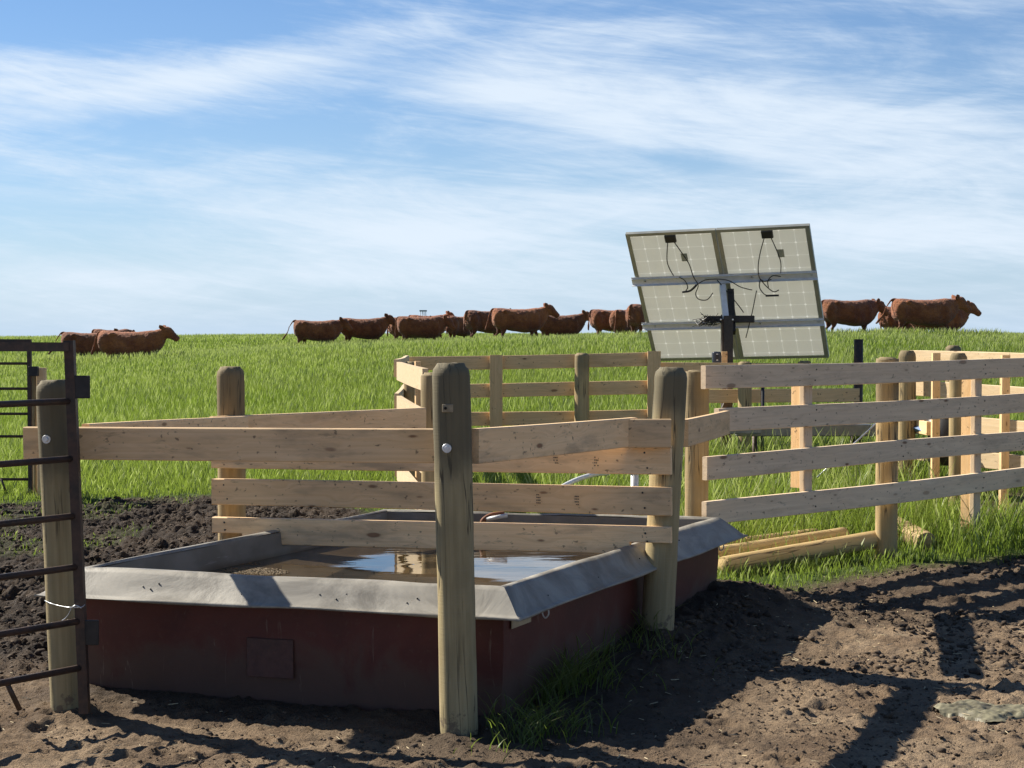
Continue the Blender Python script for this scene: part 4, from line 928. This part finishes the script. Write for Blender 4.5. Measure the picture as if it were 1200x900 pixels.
    sm = o.modifiers.new('s', 'SMOOTH'); sm.iterations = 6; sm.factor = .5
    dg = bpy.context.evaluated_depsgraph_get(); me2 = bpy.data.meshes.new_from_object(o.evaluated_get(dg)); me2.name = name
    bpy.data.objects.remove(o); bpy.data.meshes.remove(me)
    n = len(me2.vertices); c = np.empty(n * 3, 'f'); me2.vertices.foreach_get('co', c); c = c.reshape(-1, 3)
    nn = fbm(c[:, 0] * 16 + c[:, 1] * 9, c[:, 2] * 16, 3, 2) - .5; ctr = np.array([0, 0, 1.0]); d_ = c - ctr; d_ /= np.linalg.norm(d_, axis=1)[:, None]
    c = c + d_ * nn[:, None] * .028; me2.vertices.foreach_set('co', c.astype('f').ravel()); me2.update()
    for p_ in me2.polygons: p_.use_smooth = True
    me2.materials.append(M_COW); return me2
COWS = [cow_mesh('cow_body', .0, .10, .0), cow_mesh('cow_body', .10, -.12, .35), cow_mesh('cow_body', -.10, .06, .05, .12), cow_mesh('cow_body', .04, .15, .8), cow_mesh('cow_body', -.04, -.05, 0, -.25)]
# rump x (picture), back y, depth, variant, yaw, length scale, label
HERD = [
 (74, 389.5, 55.5, 3, 8, 1.0, 'dark red cow farthest left, tail swung out, half hidden behind another cow'),
 (116, 388.0, 51.5, 1, -3, 1.13, 'dark red cow at the far left with its head raised in profile'),
 (112, 386.0, 59, 2, 30, .8, 'cow far left of which only the head shows between two backs'),
 (345, 375.5, 63, 3, 4, 1.0, 'leftmost cow of the middle group, tail held away from its body'),
 (399, 373.0, 64, 1, 0, 1.0, 'second cow of the middle group, head lifted in dark profile'),
 (457, 372.5, 66, 0, 25, .95, 'partly hidden cow behind the third cow of the middle group'),
 (466, 371.0, 62, 4, 6, 1.0, 'third cow of the middle group, below the small tower on the horizon'),
 (480, 369.5, 68, 1, 12, .9, 'cow with only its ear and head showing above the third cow'),
 (526, 370.5, 67, 0, 48, .8, 'small reddish cow seen from the rump just left of the central pair'),
 (547, 364.0, 59.5, 0, 35, 1.0, 'dark cow of the middle group seen three quarters from behind'),
 (577, 361.5, 56, 1, 5, 1.02, 'largest cow at the centre of the horizon, standing full side on'),
 (630, 369.0, 64, 1, 0, 1.0, 'cow with its dark head just right of the largest central cow'),
 (692, 363.0, 59, 2, 15, 1.0, 'orange brown cow at the left of the pair beside the solar panels'),
 (721, 363.5, 57, 0, 60, .8, 'smaller cow seen from the rump close to the left panel edge'),
 (737, 357.0, 53, 4, 40, 1.0, 'tall cow partly hidden behind the left edge of the solar panels'),
 (962, 351.5, 51.5, 4, 12, 1.0, 'bright orange brown cow just right of the solar panels'),
 (1031, 360.0, 55, 0, 30, .85, 'dark cow between the two bright cows on the right'),
 (1045, 350.5, 49.5, 3, 3, 1.08, 'rightmost large orange brown cow with its tail swung behind'),
 (1066, 359.0, 53, 1, 0, 1.02, 'cow hidden behind the rightmost one, its head poking out beyond'),
]
COWPOS = []
for k, (px_, yb, d, var, yaw, sc, lab) in enumerate(HERD):
    zb = EYE + (HOR - yb) * d / 1900; s = .98
    x = (px_ - 600) / 1900 * d + .92 * sc * math.cos(R(yaw))
    o = bpy.data.objects.new('cow', COWS[var]); col.objects.link(o)
    o.scale = (sc, s, s); o.location = (x, d, zb - 1.352 * s); o.rotation_euler = (0, 0, R(yaw))
    tag(o, lab, 'cow', 'red cattle grazing along the ridge')
    COWPOS.append((x, d)); print('cow', k, 'feet', round(o.location.z, 2), 'ground', round(gz(x, d), 2))

# ------------------------------------------------------------------ grass: real blades
def make_grass(P, hgt, wid, lean, segs, seedp, name, curl=.5):
    n = len(P); r_ = rng
    ang = r_.random(n) * 6.283; dx, dy = np.cos(ang), np.sin(ang); la = r_.random(n) * 6.283
    # wind gives the blades a common bend to the right
    lx = (np.cos(la) * .75 + .12) * lean * hgt; ly = np.sin(la) * .7 * lean * hgt
    K = segs; prof = np.linspace(0, 1, K + 1); seed = (r_.random(n) < seedp)
    verts = []; hh = []
    for k in range(K):
        t = prof[k]; w = wid * (1 - t * .55) * .5
        if K >= 3: w = np.where(seed & (k == K - 1), wid * .75, np.where(seed, wid * .3, w))
        cx = P[:, 0] + lx * t ** 1.8; cy = P[:, 1] + ly * t ** 1.8; cz = P[:, 2] + hgt * t * (1 - curl * .12 * t)
        verts.append(np.stack([cx - dx * w, cy - dy * w, cz], -1)); verts.append(np.stack([cx + dx * w, cy + dy * w, cz], -1)); hh += [np.full(n, t)] * 2
    verts.append(np.stack([P[:, 0] + lx, P[:, 1] + ly, P[:, 2] + hgt * (1 - curl * .15)], -1)); hh.append(np.ones(n))
    nv = 2 * K + 1; Vv = np.stack(verts, 1); Hh = np.stack(hh, 1)
    tris = []
    for k in range(K - 1): a = 2 * k; tris += [(a, a + 1, a + 3), (a, a + 3, a + 2)]
    tris.append((2 * K - 2, 2 * K - 1, 2 * K)); tris = np.array(tris)
    idx = (np.arange(n)[:, None, None] * nv + tris[None]).reshape(-1, 3)
    tint = np.clip(r_.random(n) * .6 + fbm(P[:, 0] * .5, P[:, 1] * .5, 3, 50) * .8 - .2, 0, 1)
    return Vv.reshape(-1, 3), idx, Hh.ravel(), np.repeat(tint, nv), np.repeat(seed.astype(float), nv)
def build_grass(name, parts, label, mat=None):
    off = 0; V_, T_, H_, C_, S_ = [], [], [], [], []
    for v, t, h, c, s in parts: V_.append(v); T_.append(t + off); off += len(v); H_.append(h); C_.append(c); S_.append(s)
    V_ = np.concatenate(V_); T_ = np.concatenate(T_); me = bpy.data.meshes.new(name)
    me.vertices.add(len(V_)); me.vertices.foreach_set('co', V_.astype('f').ravel()); me.loops.add(T_.size); me.loops.foreach_set('vertex_index', T_.astype('i').ravel())
    me.polygons.add(len(T_)); me.polygons.foreach_set('loop_start', np.arange(0, T_.size, 3, dtype='i')); me.update(calc_edges=True)
    for nm, arr in (('h', H_), ('tint', C_), ('seed', S_)):
        a = me.attributes.new(nm, 'FLOAT', 'POINT'); a.data.foreach_set('value', np.concatenate(arr).astype('f'))
    me.materials.append(mat or M_GRASS); o = bpy.data.objects.new(name, me); col.objects.link(o); tag(o, label, 'grass', kind='stuff'); print(name, len(T_)); return o
def scatter(n, y0, y1, umax, pw=1.0):
    # uniform per square metre inside a wedge that is wider than the view
    Yy = np.sqrt(rng.random(n) * (y1**2 - y0**2) + y0**2); Xx = (rng.random(n) * 2 - 1) * umax * Yy + 0
    return Xx, Yy
def inside(X, Y):
    ok = np.ones(len(X), bool)
    for i_ in range(4):
        a, b = OUT[i_], OUT[(i_+1) % 4]; ok &= ((b.x - a.x) * (Y - a.y) - (b.y - a.y) * (X - a.x)) > -.0
    return ok
parts = []
def field(n, y0, y1, umax, h0, h1, wid, lean, segs, seedp, tall=None, curl=.5, soft0=0, soft1=0):
    X_, Y_ = scatter(n, y0, y1, umax); m = grass_mask(X_, Y_); keep = rng.random(n) < m * (.35 + .9 * fbm(X_ * 1.7, Y_ * 1.7, 3, 61)) * 1.25; keep &= ~inside(X_, Y_)
    if soft0: keep &= rng.random(n) < np.clip((Y_ - y0) / soft0, 0, 1)
    if soft1: keep &= rng.random(n) < np.clip((y1 - Y_) / soft1, 0, 1)
    X_, Y_, m = X_[keep], Y_[keep], m[keep]
    Z_ = terrain(X_, Y_); hf = (h0 + (h1 - h0) * rng.random(len(X_))) * (.35 + .65 * m) * (.7 + .6 * fbm(X_ * .8, Y_ * .8, 3, 71))
    # taller in the right-hand pen, grazed short at the left border of the mud
    edge = np.clip((Y_ - grass_line(X_)) / 5, 0, 1); hf = hf * np.where(X_ < -.3, .35 + .65 * edge, 1)
    hf = hf * np.where((X_ > .2) & (Y_ < 16), np.clip(.45 + (Y_ - grass_line(X_)) / 1.6, .45, 1.35), 1)
    pd_, _ = seg_dist(X_, Y_, (1.1, 9.9), (2.4, 10.9)); hf = hf * np.where(pd_ < .6, .42, 1)
    if len(X_): parts.append(make_grass(np.stack([X_, Y_, Z_ - .01], -1), hf, wid * (.7 + .6 * rng.random(len(X_))), lean * .8, segs, seedp, 'g', curl))
field(200000, 8.5, 20, .42, .10, .28, .0075, .55, 3, .03, soft1=3)
field(26000, 8.5, 20, .42, .22, .46, .007, .5, 4, .4, soft1=3)
field(330000, 17, 36, .41, .08, .19, .010, .55, 2, .0, soft0=3, soft1=8)
field(60000, 17, 38, .41, .18, .30, .008, .4, 3, .4, soft0=3, soft1=8)
field(330000, 30, 62, .40, .07, .16, .015, .55, 2, 0, soft0=8, soft1=10)
field(120000, 30, 64, .40, .15, .27, .011, .35, 3, .55, soft0=8, soft1=10)
field(180000, 52, 112, .38, .10, .22, .030, .45, 2, 0, soft0=10)
field(110000, 52, 112, .38, .17, .30, .02, .3, 3, .6, soft0=10)
# long ungrazed grass round the herd
for cx_, cy_ in COWPOS:
    n_ = 1500; X_ = cx_ + (rng.random(n_) - .5) * 3.6; Y_ = cy_ - 1.1 + (rng.random(n_) - .5) * 2.4
    parts.append(make_grass(np.stack([X_, Y_, terrain(X_, Y_, False)], -1), rng.uniform(.14, .40, n_), .018 * rng.uniform(.6, 1.2, n_), .35, 3, .6, 'c'))
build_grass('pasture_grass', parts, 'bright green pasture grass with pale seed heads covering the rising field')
# tufts growing at the foot of the trough's right wall
parts = []
TUFTS = [(612, 835, 110, .15), (628, 800, 190, .20), (645, 790, 200, .20), (668, 790, 130, .15), (598, 850, 40, .08), (690, 770, 70, .12), (720, 748, 110, .16), (740, 742, 80, .15), (660, 830, 80, .12), (705, 790, 40, .1), (760, 760, 40, .1), (790, 770, 25, .08)]
XX, YY, HH = [], [], []
for px_, py_, n_, h_ in TUFTS:
    d = 1.6 * 1900 / (py_ - HOR); d = d * (1 - .1 / 1.6); cx = (px_ - 600) / 1900 * d; k = int(n_ * 1.1)
    XX.append(rng.normal(cx, .085, k)); YY.append(rng.normal(d + .05, .10, k)); HH.append(rng.uniform(.6, 1.6, k) * h_)
XX, YY, HH = map(np.concatenate, (XX, YY, HH)); ins = ~inside(XX + .12, YY)
ins = ~((lambda a, b: ((b.x - a.x) * (YY - a.y) - (b.y - a.y) * (XX - a.x)) > -.02)(C4[1], C4[2])); XX, YY, HH = XX[ins], YY[ins], HH[ins]
parts.append(make_grass(np.stack([XX, YY, terrain(XX, YY) - .01], -1), HH, np.full(len(XX), .006), .95, 4, .0, 't', 1.6))
parts[0] = parts[0][:3] + (parts[0][3] * .0, np.repeat((rng.random(len(XX)) < .3) * .55, 9)); build_grass('trough_grass', parts, 'loose dark grass tufts against the right wall of the trough', M_TUFT)
# dry chaff and short stalks littered on the mud
bm = bmesh.new(); q_ = random.Random(12)
n = 900
V_, T_ = [], []
for k in range(n):
    y = q_.uniform(5.8, 9.6) if k % 3 else q_.uniform(8, 14); x = q_.uniform(-.33, .36) * y
    if k % 3 == 0: x = q_.uniform(.15, .36) * y
    if inside(np.array([x]), np.array([y]))[0]: continue
    a = q_.random() * 6.28; l = q_.uniform(.01, .045); w_ = q_.uniform(.0012, .0025); z = float(terrain(np.array([x]), np.array([y]))[0]) + .004
    d_ = Vector((math.cos(a), math.sin(a), q_.uniform(-.1, .25))) * l; s_ = Vector((-math.sin(a), math.cos(a), 0)) * w_; c = Vector((x, y, z)); up_ = Vector((0, 0, w_))
    v = [bm.verts.new(c - s_), bm.verts.new(c + s_), bm.verts.new(c + up_), bm.verts.new(c - s_ + d_), bm.verts.new(c + s_ + d_), bm.verts.new(c + up_ + d_)]
    for f in ((0, 1, 4, 3), (1, 2, 5, 4), (2, 0, 3, 5)): bm.faces.new([v[i_] for i_ in f])
tag(link('straw_litter', bm_mesh('straw_litter', bm), simple('dry_straw', (.42, .34, .20), .8, 0, .3, 40, 0)), 'bits of dry straw trodden into the mud', 'straw', kind='stuff')
# crumbs and clods of earth
def clods(n, y0, y1, u0, u1, r0, r1, seed):
    q = np.random.default_rng(seed); y = np.sqrt(q.random(n) * (y1*y1 - y0*y0) + y0*y0); x = (u0 + (u1 - u0) * q.random(n)) * y
    ok = (~inside(x, y)) & (grass_mask(x, y) < .3) & (fbm(x * 1.5, y * 1.5, 3, 77) > .42); x, y = x[ok], y[ok]; n = len(x); z = terrain(x, y)
    bm_ = bmesh.new(); bmesh.ops.create_icosphere(bm_, subdivisions=1, radius=1); b_ = np.array([v.co[:] for v in bm_.verts]); f_ = np.array([[v.index for v in f.verts] for f in bm_.faces]); bm_.free()
    r = r0 * (r1 / r0) ** (q.random(n) ** 2.2)
    v = b_[None] * (1 + (q.random((n, len(b_), 1)) - .5) * .95) * r[:, None, None] * np.stack([.8 + .6 * q.random(n), .8 + .6 * q.random(n), .55 + .3 * q.random(n)], -1)[:, None]
    v = v + np.stack([x, y, z + r * .2], -1)[:, None]; t = (f_[None] + (np.arange(n) * len(b_))[:, None, None]); return v.reshape(-1, 3), t.reshape(-1, 3)
V_, T_ = [], []; off = 0
for a in ((14000, 5.7, 9.5, -.36, .36, .003, .011, 1), (22000, 8, 15.8, -.40, -.02, .005, .024, 2), (6000, 7.5, 11.5, .08, .4, .005, .022, 3), (160, 6, 9, -.36, .36, .012, .022, 4)):
    v, t = clods(*a); V_.append(v); T_.append(t + off); off += len(v)
V_ = np.concatenate(V_); T_ = np.concatenate(T_); me = bpy.data.meshes.new('mud_clods'); me.vertices.add(len(V_)); me.vertices.foreach_set('co', V_.astype('f').ravel()); me.loops.add(T_.size); me.loops.foreach_set('vertex_index', T_.astype('i').ravel())
me.polygons.add(len(T_)); me.polygons.foreach_set('loop_start', np.arange(0, T_.size, 3, dtype='i')); me.update(calc_edges=True)
M_CLOD = simple('earth_clod', (.06, .045, .034), .95, 0, .45, 9, .6, c2=(.12, .09, .064), spec=.12)
tag(link('mud_clods', me, M_CLOD), 'crumbs and clods of trodden earth scattered over the mud', 'mud', kind='stuff')
# cow pat on the mud at the right
q_ = np.random.default_rng(4); c_ = at(1165, 838, 6.75); bm = bmesh.new(); bmesh.ops.create_grid(bm, x_segments=70, y_segments=50, size=1)
for v in bm.verts:
    x, y = v.co.x * .22, v.co.y * .19; rr = math.hypot(v.co.x, v.co.y); e = 1 - rr + (fbm(np.array([v.co.x * 2.2 + 5]), np.array([v.co.y * 2.2]), 3, 5)[0] - .5) * 1.1
    n_ = fbm(np.array([v.co.x * 8]), np.array([v.co.y * 8]), 4, 8)[0]; v.co = (x, y, (min(max(e, 0), .35) / .35) * (.006 + .022 * n_) - .008 if e > 0 else -.03)
o = link('cow_pat', bm_mesh('cow_pat', bm, True), simple('dried_dung', (.10, .085, .045), .6, 0, .4, 30, .9, c2=(.22, .20, .12)), None, Matrix.Translation((c_.x, c_.y, gz(c_.x, c_.y) + .012))); tag(o, 'drying greenish cow pat on the mud at the lower right', 'cow pat')
